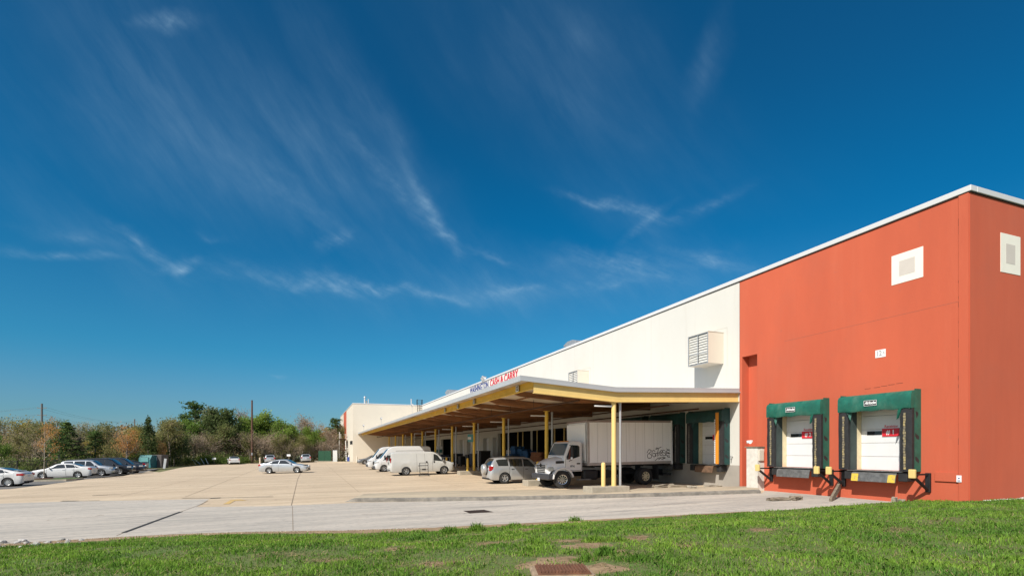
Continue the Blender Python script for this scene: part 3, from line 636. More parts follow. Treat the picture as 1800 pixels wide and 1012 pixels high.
# ------------------------------------------------------------------ truck canopy
M_glulam = mat('brown_timber', (.36, .16, .06), .75, vscale=1.6, stretch=(.4, 3, 3), col2=(.15, .065, .03), bump=.2)
M_ply = mat('plywood_soffit', (.68, .58, .45), .85, vscale=.9, col2=(.44, .34, .24), layers=[((.2, .12, .07), .5, (1, .5, 1), .52, .7, .6)])
M_fascia = mat('fascia_metal', (.44, .45, .46), .45, .1, var=.08, vscale=.6)
XF, XV = 8.65, 13.5
def roofz(x):
    if x < XV: t = (x - XF) / (XV - XF); return CZ + lerp(3.25, 2.94, t)
    return CZ + lerp(2.94, 3.19, (x - XV) / (XW - XV))
YE = 105.25
COLY = [YB + .2 + 7.62 * k for k in range(11)]
def PH(k): return .42 if k == 0 else .33
def build_canopy():
    c = wroot('canopy', (XV, YB + .2, G(XV, YB)), label='long flat truck canopy on yellow steel columns along the warehouse', cat='canopy')
    y0, y1 = YB + .05, YE
    mb = MB()
    xs = [XF + .02, XV, XW - .01]
    prof = [(x, roofz(x) - .01) for x in xs] + [(x, roofz(x) - .1) for x in xs[::-1]]
    mb.prism(prof, 'y', y0 + .02, y1)
    mb.build('roof_deck', [M_cop], c)
    mb = MB(); 
    for a, b in ((xs[0], XV), (XV, xs[2])): mb.poly([(a, y0 + .03, roofz(a) - .105), (b, y0 + .03, roofz(b) - .105), (b, y1, roofz(b) - .105), (a, y1, roofz(a) - .105)])
    mb.build('soffit', M_ply, c)
    mb = MB().box(XF - .03, XF + .018, y0 - .0, y1, CZ + 3.0, CZ + 3.26); mb.box(XF - .09, XF - .031, y0, y1, CZ + 3.0, CZ + 3.06)
    mb.build('fascia', M_fascia, c)
    mb = MB()
    pr = [(x, roofz(x) + .02) for x in (XF - .03, XV, XW - .004)] + [(x, roofz(x) - .2) for x in (XW - .004, XV, XF - .03)]
    mb.prism(pr, 'y', y0 - .05, y0 - .001); pr = [(x, roofz(x) - .16) for x in (XF - .03, XV, XW - .004)] + [(x, roofz(x) - .22) for x in (XW - .004, XV, XF - .03)]
    mb.prism(pr, 'y', y0 - .11, y0 - .0505); mb.build('fascia', M_fascia, c)
    # front edge beam (I section) and near end beam
    def ibeam_y(x, zt, h, w, ya, yb):
        m = MB(); m.box(x - .01, x + .01, ya, yb, zt - h + .02, zt - .02); m.box(x - w / 2, x + w / 2, ya, yb, zt - .02 + .0005, zt); m.box(x - w / 2, x + w / 2, ya, yb, zt - h, zt - h + .0195); return m
    ibeam_y(9.4, roofz(9.4) - .11, .34, .16, y0 + .3, y1).build('edge_beam', M_yel, c)
    pr = []
    mb = MB(); X = [9.3, XV, XW - .01]
    mb.prism([(x, roofz(x) - .23) for x in X] + [(x, roofz(x) - .66) for x in X[::-1]], 'y', y0 + .03, y0 + .05)
    mb.prism([(x, roofz(x) - .66) for x in X] + [(x, roofz(x) - .69) for x in X[::-1]], 'y', y0 - .04, y0 + .14)
    mb.prism([(x, roofz(x) - .2) for x in X] + [(x, roofz(x) - .2295) for x in X[::-1]], 'y', y0 - .04, y0 + .14)
    mb.build('end_beam', M_yelp, c)
    q = random.Random(2)
    for k, y in enumerate(COLY):
        if k:
            mb = MB(); zt = lambda x: roofz(x) - .112
            mb.prism([(9.55, zt(9.55)), (9.55, zt(9.55) - .16), (10.3, zt(10.3) - .36), (XV, zt(XV) - .46), (XW - .02, zt(XW) - .46), (XW - .02, zt(XW)), (XV, zt(XV))], 'y', y - .09, y + .09)
            mb.build('girder', M_glulam, c)
        for d in (3.81,):
            if y + d > YE - 1: continue
            mb = MB(); zt = lambda x: roofz(x) - .112
            mb.prism([(9.6, zt(9.6)), (9.6, zt(9.6) - .12), (10.2, zt(10.2) - .26), (XV, zt(XV) - .3), (XW - .02, zt(XW) - .3), (XW - .02, zt(XW)), (XV, zt(XV))], 'y', y + d - .055, y + d + .055)
            mb.build('joist', M_glulam, c)
        g = G(XV, y) + PH(k) - .01
        mb = MB().cyl((XV, y, g), (XV, y, roofz(XV) - (.69 if k == 0 else .572)), .112, n=14); mb.box(XV - .17, XV + .17, y - .12, y + .12, roofz(XV) - (.705 if k == 0 else .595), roofz(XV) - (.691 if k == 0 else .573)); mb.box(XV - .16, XV + .16, y - .16, y + .16, g - .03, g + .015)
        mb.build('column', M_yelp if k == 0 else M_yel, c, smooth=40)
        mb = MB().cyl((XV + .42, y + .1, g - .05), (XV + .42, y + .1, roofz(XV) - .75), .06, n=10)
        mb.cyl((XV + .42, y + .1, roofz(XV) - .749), (XV + .42, y + .1, roofz(XV) - .62), .075, n=10)
        mb.build('downpipe', M_grey, c, smooth=40)
    for x in (11.4, 17.2):
        MB().box(x - .03, x + .03, y0 + .3, y1, roofz(x) - .19, roofz(x) - .1125).build('purlin', M_glulam, c)
    for x, dz, m in ((12.2, .62, M_rust), (17.5, .75, M_rust), (19.4, .95, M_rust)):
        MB().cyl((x, y0 + 1.2, roofz(x) - dz), (x, y1, roofz(x) - dz), .045, n=8).build('sprinkler_pipe', m, c, smooth=60)
    mb = MB()
    for y in np.arange(YB + 3, YE, 3.81):
        mb.cyl((12.2, y, roofz(12.2) - .6), (12.2, y, roofz(12.2) - .12), .012, n=4); mb.cyl((17.5, y, roofz(17.5) - .72), (17.5, y, roofz(17.5) - .12), .012, n=4)
    mb.build('pipe_hanger', M_bmetal, c)
    # gate number plates under the edge beam
    for k, (px, py) in enumerate(((909.2, 685.5), (833, 708.5), (804.5, 716), (782, 722.5))):
        d = pix_dir(px, py); t = 9.3 / d.x; p = Vector((9.3, d.y * t, CZ + d.z * t)); p.z = roofz(9.4) - .27
        pl = MB().box(9.28, 9.31, p.y - .16, p.y + .16, p.z - .15, p.z + .15).build('number_board', M_wsign if k == 0 else M_grey, c)
        if k == 0: text('12', .3, 'number', M_bmetal, pl, T(9.276, p.y, p.z) @ FX, .001, .01)
    return c
build_canopy()
def strip_light(y, first):
    z = roofz(XV) - .88
    s = wroot('strip_light', (XV - .5, y, z), label='white strip light on a bracket at the top of a canopy column', cat='lamp', group='strip lights on the canopy columns')
    MB().box(XV - 1.05, XV - .12, y - .04, y + .04, z - .035, z + .035).build('tube', M_wsign, s, bevel=.01)
    MB().box(XV - .12, XV - .09, y - .03, y + .03, z - .06, z + .06).build('bracket', M_grey, s)
for y in COLY[:7]: strip_light(y, y == COLY[0])
# plinths and bollards
def bollard_set():
    proto = None
    labs = ['concrete plinth under the nearest canopy column, with weeds on it', 'concrete plinth just left of the box truck front wheel', 'concrete plinth under the column left of the spare wheel car', 'concrete plinth at the nose of the white cargo van']
    bl = ['yellow bollard on the nearest plinth before the box truck', 'yellow bollard hidden behind the box truck hood', 'yellow bollard left of the car with a spare wheel', 'yellow bollard at the nose of the white cargo van']
    for k in range(9):
        y = COLY[k]; x0, x1 = XV - 1.42, XV + .62; g = G(XV, y); ph = PH(k)
        p = wroot('concrete_plinth', (XV, y, g), label=labs[k] if k < 4 else 'low concrete plinth under a farther canopy column', cat='plinth', group='column plinths' if k < 4 else 'far column plinths')
        mb = MB(); mb.box(x0, x1, y - .42, y + .45, g - .15, g + ph); mb.build('plinth_block', M_conc, p, bevel=.03)
        b = wroot('bollard', (XV - .6, y, g + ph), label=bl[k] if k < 4 else 'yellow bollard beside a farther canopy column', cat='bollard', group='yellow bollards' if k < 4 else 'far yellow bollards')
        mb = MB().lathe([(.1, 0), (.1, 1.05), (.085, 1.1), (.04, 1.125), (0, 1.13)], 14, 'z', (XV - .6, y - .05, g + ph - .01)); mb.build('bollard_post', M_yelp if k == 0 else M_yel, b, smooth=50)
bollard_set()
def build_column_sign():
    y = COLY[3]; z = CZ + 1.0
    s = wroot('column_sign', (XV, y - .12, z), label='small teal and white notice on the fourth yellow column', cat='sign')
    MB().box(XV - .62, XV - .12, y - .115, y - .1, z - .32, z + .36).build('plate', mat('teal_notice', (.12, .36, .40), .6), s)
    MB().box(XV - .6, XV - .3, y - .119, y - .1155, z - .1, z + .12).build('panel', M_wsign, s)
build_column_sign()
# floodlights on stems above the canopy and roof equipment
def floodlight(p, h, label, big=1.0, dirx=-1):
    s = wroot('floodlight', p, label=label, cat='floodlight', group='floodlights on the canopy roof')
    MB().cyl(p, p + Vector((0, 0, h)), .04 * big, n=8).build('stem', M_grey, s)
    t = p + Vector((0, 0, h))
    for a, b in ((-.15, .25), (-.55, .5)):
        c = t + Vector((dirx * .3 * big, a * big, b * .5 * big))
        MB().cyl(t, c, .025 * big, n=6).build('bracket', M_grey, s)
        MB().lathe([(0, 0), (.1, .0), (.13, .12), (.22, .32), (.24, .36), (.0, .34)], 12, 'z').build('lamp_head', M_grey, s, smooth=40, M=T(*c) @ Matrix.Rotation(R(125), 4, 'Y') @ Matrix.Scale(big * 1.15, 4))
p = onX(849.3, 664, 11.0); floodlight(Vector((11.0, p.y, roofz(11))), p.z - roofz(11) - .1, 'white twin floodlight on a stem in front of the blue letters', .62)
for px, py, l in ((724.5, 712, 'floodlight on a stem before the cream wing, nearest the black roof ladder'), (670.5, 735.5, 'middle floodlight on a stem before the cream wing'), (639.5, 748, 'floodlight on a stem before the cream wing, nearest its corner')):
    # on the canopy roof close to its front edge
    xx = {724.5: 16.0, 670.5: 12.0, 639.5: 9.6}[px]; q = onX(px, py, xx)
    yy = min(q.y, 104.3); qq = onY(px, py, yy); floodlight(Vector((qq.x, yy, roofz(qq.x))), qq.z - roofz(qq.x), l, .75)
def build_roof_things():
    # gooseneck roof hoods
    for px, X, h, w, py, lab in ((787, 23.0, .95, 3.4, 685, 'white roof hood behind the parapet near the black roof ladder'), (1002, 22.6, .6, 2.4, 599, 'white roof hood behind the parapet right of the red letters')):
        p = onX(px, py, X); s = wroot('roof_hood', (X, p.y, ZR - .3), label=lab, cat='roof vent', group='white roof hoods'); L = w / 2; z = p.z
        prof = [(p.y + L, z - h * .55), (p.y + L * .95, z - h * .35), (p.y + L * .3, z), (p.y - L * .5, z - .02), (p.y - L, z - h * .3), (p.y - L, z - h * .95), (p.y + L * .5, z - h * .95), (p.y + L * .6, z - h * .6)]
        MB().prism(prof, 'x', X - .1, X + 1.6).build('hood', M_grey, s, bevel=.03)
        MB().box(X + .2, X + 1.3, p.y - L * .8, p.y + L * .45, ZR - .3, z - h * .951).build('curb', M_grey, s)
    # black roof ladder with cage hoops
    a = onY(734, 700, 104.9); b = onY(742.5, 700, 104.9)
    s = wroot('roof_ladder', (a.x, 104.9, roofz(a.x)), label='black roof ladder between the cream wing and the white wall', cat='ladder')
    zt = onY(738, 702, 104.9).z
    for x in (a.x, b.x):
        MB().tube([(x, 104.95, roofz(x)), (x, 104.95, zt), (x, 105.8, zt), (x, 105.8, ZR - .2)], .05, 6).build('rail', M_bmetal, s)
    mb = MB(); z = roofz(a.x) + .2
    while z < zt: mb.cyl((a.x, 104.95, z), (b.x, 104.95, z), .03, n=5); z += .33
    mb.build('rung', M_bmetal, s)
    s2 = wroot('roof_antenna', onY(641, 706, 107), label='cluster of small pipes on the roof corner of the cream wing', cat='roof pipes')
    for px, top, r in ((641, 698, .12), (644, 704, .1), (647.5, 701, .08)):
        q = onY(px, top, 107); MB().cyl((q.x, 107, ZR - .3), (q.x, 107, q.z), r, n=8).build('pipe', M_cop if px != 644 else M_conc, s2)
    q = onY(641.5, 698.5, 107); MB().lathe([(0, 0), (.26, 0), (.2, .22), (0, .3)], 10, 'z', (q.x, 107, q.z)).build('cap', M_grey, s2)
    q = onY(723, 702, 106.5); s3 = wroot('roof_pipe', (q.x, 106.5, ZR - .3), label='single white pipe on the wing roof left of the black ladder', cat='pipe')
    MB().cyl((q.x, 106.5, ZR - .3), (q.x, 106.5, q.z), .1, n=8).cyl((q.x, 106.5, q.z), (q.x, 106.5, q.z + .1), .15, n=8).build('pipe', M_cop, s3)
    # access stair frame on the wing's left side
    s4 = wroot('access_ladder', (7.2, 120, G(7, 120)), label='tall white and brown access ladder with platform against the wing', cat='ladder')
    g = G(7, 120); yy = 118.0
    MB().cyl((7.2, yy - 1.0, g), (7.2, yy + 1.6, g + 4.9), .1, n=6).build('rail', M_white, s4); MB().cyl((6.2, yy + 7.5, g), (6.2, yy + 6.4, g + 6.4), .1, n=6).build('rail', M_white, s4)
    MB().box(6.1, 7.3, yy + 1.0, yy + 7, g + 4.7, g + 4.85).box(6.4, 7.2, yy, yy + 6.6, g + 2.3, g + 2.42).build('platform', M_rust, s4)
    mb = MB()
    for k in range(9): mb.cyl((7.68, yy - .9 + .28 * k, g + .5 + .5 * k), (6.9, yy - .9 + .28 * k, g + .5 + .5 * k), .04, n=5)
    for a, b in (((6.3, yy + 1, g + 2.3), (6.3, yy + 6.4, g + 4.7)), ((6.3, yy + 6.6, g + .1), (7.2, yy + 1, g + 2.3))): mb.cyl(a, b, .05, n=5)
    mb.build('brace', M_rust, s4)
    mb = MB()
    for x in (6.2, 7.2): mb.tube([(x, yy + 1.1, g + 4.85), (x, yy + 1.1, g + 5.8), (x, yy + 6.6, g + 5.8)], .04, 5)
    mb.build('handrail', M_white, s4)
    for px, l in ((616.5, 'left small dark lamp box on the wing corner'), (620.3, 'right small dark lamp box on the wing corner')):
        y = 105.3 + (4.2 if px < 618 else 1.2); w = wroot('wall_box', (7.6, y, CZ + 1.3), label=l, cat='wall box')
        MB().box(7.45, 7.698, y - .25, y + .25, CZ + 1.05, CZ + 1.75).build('casing', M_bmetal, w, bevel=.03)
build_roof_things()
# ------------------------------------------------------------------ vehicles
def paint(name, col, metal=.0, rough=.28, coat=.6): return mat(name, col, rough, metal, var=.06, vscale=1.5, coat=coat)
P_white = paint('white_car_paint', (.60, .60, .595)); P_silver = paint('silver_car_paint', (.50, .52, .54), .55, .32)
P_dark = paint('dark_blue_car_paint', (.012, .014, .022)); P_black = paint('black_car_paint', (.010, .010, .012)); P_grey = paint('grey_car_paint', (.19, .20, .21), .4)
P_van = paint('van_white_paint', (.49, .49, .47), rough=.4, coat=.3)
M_cglass = mat('car_glass', (.018, .024, .026), .04, var=.1, spec=1.0); M_tyre = mat('tyre_rubber', (.028, .028, .028), .85, var=.3, vscale=8)
M_well = mat('wheel_well', (.006, .006, .006), .95, var=0)
M_rim = mat('alloy_rim', (.55, .56, .57), .35, .7, var=.1); M_trim = mat('black_trim', (.02, .02, .022), .6, var=.2); M_gtrim = mat('grey_plastic_trim', (.085, .09, .1), .65, var=.15)
M_lens = mat('clear_lens', (.55, .56, .56), .12, .2, var=.25, vscale=14); M_tail = mat('red_lens', (.42, .012, .016), .15, var=.35, vscale=10); M_amber = mat('amber_lens', (.6, .22, .03), .2)
M_plate = mat('licence_plate_white', (.62, .64, .68), .5); M_chrome = mat('chrome', (.7, .71, .72), .15, .9, var=.1)
def smooth_prof(x, pts, sm):
    xp = [p[0] for p in pts]; yp = [p[1] for p in pts]; xx = np.linspace(min(xp), max(xp), 500); yy = np.interp(xx, xp, yp)
    k = max(1, int(sm / (xx[1] - xx[0]))) | 1
    pad = np.pad(yy, k // 2, mode='edge'); yy = np.convolve(pad, np.ones(k) / k, 'valid'); return np.interp(x, xx, yy)
class Car:
    def __init__(s, L, W, top, belt, wheels, wr, zb=.22, tumble=.38, nose=.35, tail=.3, arch=1.13, bulge=.02, sm=.16, ends=(.86, .86)):
        s.L, s.W, s.wheels, s.wr = L, W / 2, wheels, wr
        X = list(np.linspace(-L / 2, L / 2, 64))
        for xw in wheels:
            ra = wr * arch
            for a in np.linspace(0, math.pi, 17): X.append(xw + ra * math.cos(a))
            X += [xw - ra - .005, xw + ra + .005]
        s.x = np.unique(np.round(np.clip(X, -L / 2, L / 2), 4))
        s.top = smooth_prof(s.x, top, sm); s.belt = np.minimum(smooth_prof(s.x, belt, sm), s.top - .035)
        f = lambda d, n, e: np.where(d < n, e + (1 - e) * np.sqrt(np.clip(1 - (1 - np.clip(d / n, 0, 1)) ** 2, 0, 1)), 1)
        s.w = s.W * f(s.L / 2 - s.x, nose, ends[1]) * f(s.x + s.L / 2, tail, ends[0])
        dx = np.minimum(s.L / 2 - s.x, s.x + s.L / 2); s.zb = zb + .10 * np.clip(1 - dx / .35, 0, 1) ** 2
        s.zarch = s.zb.copy()
        for xw in wheels:
            ra = wr * arch; q = ra ** 2 - (s.x - xw) ** 2; s.zarch = np.where(q > 0, np.maximum(s.zarch, wr + np.sqrt(np.maximum(q, 0))), s.zarch)
        s.tumble, s.bulge = tumble, bulge
    def sec(s, i):
        w, zb, za, b, t = s.w[i], s.zb[i], s.zarch[i], s.belt[i], s.top[i]
        h = t - b; wr_ = max(w - s.tumble * max(h - .1, 0) - .03, w * .5); z0 = max(zb, za); z0 = min(z0, b - .06)
        r = min(.09, h * .5)
        return [(w - (.05 if za <= zb + .01 else 0.0), z0), (w + s.bulge * .3, lerp(z0, b, .2)), (w + s.bulge, lerp(z0, b, .55)), (w + s.bulge * .4, lerp(z0, b, .88)), (w - .015, b), (lerp(w - .015, wr_, .5), b + (h - r) * .5), (wr_, t - r), (wr_ - r * .9, t - r * .35), (wr_ * .55, t - .012 * min(1, h * 3)), (0, t)]
    def body(s, name, m, parent):
        mb = MB(); n = len(s.x); K = 10
        for i in range(n):
            sc = s.sec(i); row = [(s.x[i], -y, z) for y, z in sc] + [(s.x[i], y, z) for y, z in sc[-2::-1]]
            mb.v += row
        w = 2 * K - 1
        for i in range(n - 1):
            for j in range(w - 1): mb.face((i * w + j, (i + 1) * w + j, (i + 1) * w + j + 1, i * w + j + 1))
        mb.face(tuple(range(w))); mb.face(tuple((n - 1) * w + j for j in range(w - 1, -1, -1)))
        o = mb.build(name, m, parent, smooth=38)
        # floor pan with dark wheel wells
        mb = MB(); mb.box(-s.L / 2 + .25, s.L / 2 - .25, -s.W + .26, s.W - .26, float(np.median(s.zb)) - .02, float(np.median(s.belt)) - .1)
        for xw in s.wheels:
            for sd in (-1, 1):
                mb.cyl((xw, sd * (s.W - .27), s.wr), (xw, sd * (s.W - .262), s.wr), s.wr * 1.12, n=20)
        mb.build('floor_pan', M_well, parent)
        return o
    def at(s, x, fr):               # point on the cabin side: fr 0 at the belt, 1 at the roof edge
        i = int(np.clip(np.searchsorted(s.x, x), 1, len(s.x) - 1)); t = (x - s.x[i - 1]) / max(s.x[i] - s.x[i - 1], 1e-6)
        def pt(k):
            q = s.sec(k); pts = [q[4], q[5], q[6], q[7]]; u = fr * 2
            j = min(int(u), 1); u -= j; return lerp(pts[j][0], pts[j + 1][0], u), lerp(pts[j][1], pts[j + 1][1], u)
        a, b = pt(i - 1), pt(i); return lerp(a[0], b[0], t), lerp(a[1], b[1], t)
    def lower(s, x, fr):            # point on the lower side: 0 sill, 1 belt
        w = float(np.interp(x, s.x, s.w)); zb = float(np.interp(x, s.x, s.zb)); b = float(np.interp(x, s.x, s.belt))
        return w + s.bulge * (1 - abs(fr - .55) / .55 * .6), lerp(zb, b, fr)
    def side_window(s, parent, xb0, xb1, xt0, xt1, f0=.06, f1=.93, m=None, name='window', sides=(-1, 1)):
        for sd in sides:
            P = []
            for i in range(9):
                r = []
                for j in range(5):
                    fr = lerp(f0, f1, j / 4); x = lerp(lerp(xb0, xb1, i / 8), lerp(xt0, xt1, i / 8), j / 4); y, z = s.at(x, fr); r.append((x, sd * (y + .007), z + .001))
                P.append(r)
            MB().grid(P).build(name, m or M_cglass, parent, smooth=True)
    def screen(s, parent, x0, x1, name, wf=.94, n=10):
        P = []
        for k in range(n + 1):
            x = lerp(x0, x1, k / n); i = int(np.clip(np.searchsorted(s.x, x), 1, len(s.x) - 1)); t = (x - s.x[i - 1]) / max(s.x[i] - s.x[i - 1], 1e-6)
            A, B = s.sec(i - 1), s.sec(i); q = [(lerp(a[0], b[0], t), lerp(a[1], b[1], t)) for a, b in zip(A, B)]
            sl = (float(np.interp(x + .05, s.x, s.top)) - float(np.interp(x - .05, s.x, s.top))) / .1
            nx = -sl / math.hypot(1, sl); nzz = 1 / math.hypot(1, sl); d = .012
            pts = [(y * wf, z) for y, z in (q[7], q[8], q[9])]
            row = [(x + nx * d, -y, z + nzz * d) for y, z in pts] + [(x + nx * d, y, z + nzz * d) for y, z in pts[-2::-1]]
            P.append(row)
        MB().grid(P).build(name, M_cglass, parent, smooth=True)
def wheel(parent, x, y, r, w, rimm=None, spokes=5, hub=.62, steer=0.0, name='wheel'):
    sd = 1 if y > 0 else -1
    Mx = T(x, y - sd * w / 2, r) @ RZ(steer)
    pr = [(r * hub, -w / 2), (r * .86, -w / 2), (r * .97, -w * .4), (r, -w * .2), (r, w * .2), (r * .97, w * .4), (r * .86, w / 2), (r * hub, w / 2), (r * hub, -w / 2)]
    o = MB().lathe(pr, 28, 'y').build(name, M_tyre, parent, smooth=40, M=Mx)
    mb = MB(); f = sd * w * .36
    mb.lathe([(r * hub, f - sd * .02), (r * hub * .97, f + sd * .02), (r * hub * .88, f + sd * .012), (r * hub * .86, f - sd * .05)], 24, 'y')
    for k in range(spokes):
        a = 2 * math.pi * k / spokes + .3; ca, sa = math.cos(a), math.sin(a); ww = r * hub * (.13 if spokes > 5 else .2)
        P = [(r * .1, ww * .8), (r * hub * .9, ww), (r * hub * .9, -ww), (r * .1, -ww * .8)]
        mb.prism([(u * ca - v * sa, u * sa + v * ca) for u, v in P], 'y', *sorted((f - sd * .03, f + sd * .012)))
    mb.lathe([(0, f + sd * .02), (r * .15, f + sd * .02), (r * .17, f - sd * .02)], 12, 'y')
    mb.build('rim', rimm or M_rim, o, smooth=35, M=Mx)
    MB().lathe([(0, f - sd * .06), (r * hub, f - sd * .06)], 20, 'y').build('rim_backing', M_well, o, M=Mx)  # near-black disc closing the rim behind the spokes
    return o
def patch(parent, name, m, c, s, bevel=.02, rz=0.0):
    return MB().box(-s[0] / 2, s[0] / 2, -s[1] / 2, s[1] / 2, -s[2] / 2, s[2] / 2).build(name, m, parent, bevel=bevel, M=T(*c) @ RZ(rz))
def seams(car, parent, xs, m=M_trim, z0=.08, z1=1.0, top=None, w=.008):
    for sd in (-1, 1):
        for x in xs:
            mb = MB(); P = []
            for k in range(7):
                y, z = car.lower(x, lerp(z0, z1, k / 6)); P.append([(x - w, sd * (y + .003), z), (x + w, sd * (y + .003), z)])
            mb.grid(P); mb.build('door_seam', m, parent)
def handles(car, parent, xs, m, fr=.84):
    for sd in (-1, 1):
        for x in xs:
            y, z = car.lower(x, fr); patch(parent, 'door_handle', m, (x, sd * (y + .008), z), (.19, .035, .035), .008)
def finish(car, p, pm, lights=(.62, .75), mirrors=None, rim=None, spokes=5, tyre_w=.22, tails=None, plate_z=.55, grille=(.9, .16, .52), bump=(None, .34), rough=None, fl=None):
    L, Wd = car.L, car.W
    for xw in car.wheels:
        for sd in (-1, 1): wheel(p, xw, sd * (Wd - .02), car.wr, tyre_w, rim, spokes)
    zf = lights[0]; zr = lights[1]
    for sd in (-1, 1):
        fl_ = fl or (.42, .30, .15)
        xh = L / 2 - fl_[0] * .5 - .03; yy = float(np.interp(xh, car.x, car.w)) - fl_[1] * .5 + .012
        patch(p, 'headlight', M_lens, (xh, sd * yy, zf), fl_, .05, -sd * R(14))
        tl = tails or (.30, .32, .17)
        xt = -L / 2 + tl[0] * .5 - .012; yt = float(np.interp(xt, car.x, car.w)) - tl[1] * .5 + .014
        patch(p, 'tail_light', M_tail, (xt, sd * yt, zr), tl, .03, sd * R(6))
        if mirrors:
            mx, mz = mirrors; patch(p, 'mirror', pm, (mx, sd * (Wd + .06), mz), (.1, .2, .14), .04)
    patch(p, 'grille', M_trim, (L / 2 - .01, 0, grille[2]), (.06, grille[0], grille[1]), .02)
    patch(p, 'license_plate', M_plate, (-L / 2 - .006, 0, plate_z), (.015, .31, .155), .0)
    patch(p, 'rear_bumper', bump[0] or M_trim, (-L / 2 + .08, 0, bump[1]), (.2, Wd * 1.62, .12), .03)
    patch(p, 'front_bumper', bump[0] or M_trim, (L / 2 - .08, 0, bump[1] - .04), (.2, Wd * 1.62, .13), .03)
def place(name, x, y, rz, label, cat, group=None):
    c, s = math.cos(rz), math.sin(rz); h = 1.3
    zf, zr = G(x + c * h, y + s * h), G(x - c * h, y - s * h); zl, zq = G(x - s * .8, y + c * .8), G(x + s * .8, y - c * .8)
    e = empty(name, (x, y, (zf + zr) / 2 + .003), 0, label, cat, group)
    e.rotation_euler = (math.atan2(zl - zq, 1.6), -math.atan2(zf - zr, 2 * h), rz); return e
def sedan(x, y, rz, label, pm=P_white, L=4.85, rim=None, group=None, sporty=0.0):
    e = place('sedan', x, y, rz, label, 'sedan', group); h = L / 2
    top = [(-h, .90), (-h + .05, 1.0), (-h + .22, 1.10), (-h + .75, 1.12), (-h + 1.45 - sporty * .5, 1.40), (-h + 1.95, 1.455), (-.05, 1.465), (.35, 1.42), (h - 1.32, .985), (h - .9, .93), (h - .35, .82), (h - .08, .70), (h, .58)]
    belt = [(-h, .86), (-h + .6, 1.0), (-.6, .97), (.8, .93), (h - 1.25, .90), (h - .4, .74), (h, .54)]
    c = Car(L, 1.82, top, belt, (-1.38, 1.36), .325, .20)
    c.body('body', pm, e)
    c.side_window(e, -.42, .98, -.30, .22, f0=.1); c.side_window(e, -1.22, -.50, -1.05, -.38, f0=.1); c.side_window(e, -1.62, -1.27, -1.22, -1.11, f0=.1, f1=.75)
    c.screen(e, h - 1.42, .42, 'windscreen'); c.screen(e, -h + .82, -h + 1.62, 'rear_window')
    seams(c, e, (1.02, -.46, -1.1)); handles(c, e, (-.28, -1.0), pm)
    finish(c, e, pm, (.68, .88), (.78, 1.0), rim, 5, tails=(.3, .34, .17), plate_z=.62, grille=(.8, .12, .46)); return e
def suv(x, y, rz, label, pm=P_silver, L=4.6, H=1.70, spare=False, rim=None, group=None, squared=0.0, spokes=5):
    e = place('suv', x, y, rz, label, 'car', group); h = L / 2
    top = [(-h, .95), (-h + .04, 1.05), (-h + .10, 1.18), (-h + .38 - squared * .15, H - .1), (-h + .62, H - .035), (-.5, H), (.25, H - .03), (.55, H - .1), (h - 1.18, 1.09), (h - .75, 1.02), (h - .3, .92), (h - .05, .76), (h, .6)]
    belt = [(-h, .9), (-h + .3, 1.1), (-.5, 1.06), (h - 1.3, 1.0), (h - .6, .94), (h - .2, .8), (h, .56)]
    c = Car(L, 1.84, top, belt, (-1.30, 1.33), .355, .25, tumble=.30, tail=.25)
    c.body('body', pm, e)
    c.side_window(e, .02, 1.05, .02, .38, f0=.08); c.side_window(e, -.95, -.06, -.95, -.06, f0=.08); c.side_window(e, -1.72, -1.04, -1.86, -1.06, f0=.12)
    c.screen(e, h - 1.25, .5, 'windscreen', .93); c.screen(e, -h + .12, -h + .40, 'rear_window', .84)
    seams(c, e, (1.1, -.02, -.99)); handles(c, e, (.2, -.75), M_trim if pm is P_silver else pm)
    finish(c, e, pm, (.82, 1.0), (.82, 1.12), rim, spokes, tails=(.26, .26, .3), plate_z=.78, grille=(.85, .16, .66), fl=(.4, .3, .18))
    for sd in (-1, 1):
        MB().tube([(-h + .7, sd * .58, H - .03), (-h + .8, sd * .58, H + .035), (.1, sd * .58, H + .025), (.25, sd * .58, H - .06)], .02, 6).build('roof_rail', M_trim, e)
    if spare:
        c_ = (-h - .17, -.1, .93)
        MB().lathe([(0, -.13), (.2, -.125), (.31, -.09), (.345, -.02), (.345, .1), (.3, .12)], 28, 'x', c_).build('spare_wheel_cover', pm, e, smooth=40)
        MB().lathe([(0, 0), (.36, 0), (.37, .06), (.33, .12), (0, .12)], 28, 'x', (-h - .055, -.1, .93)).build('spare_wheel_carrier', M_tyre, e, smooth=40)
    return e
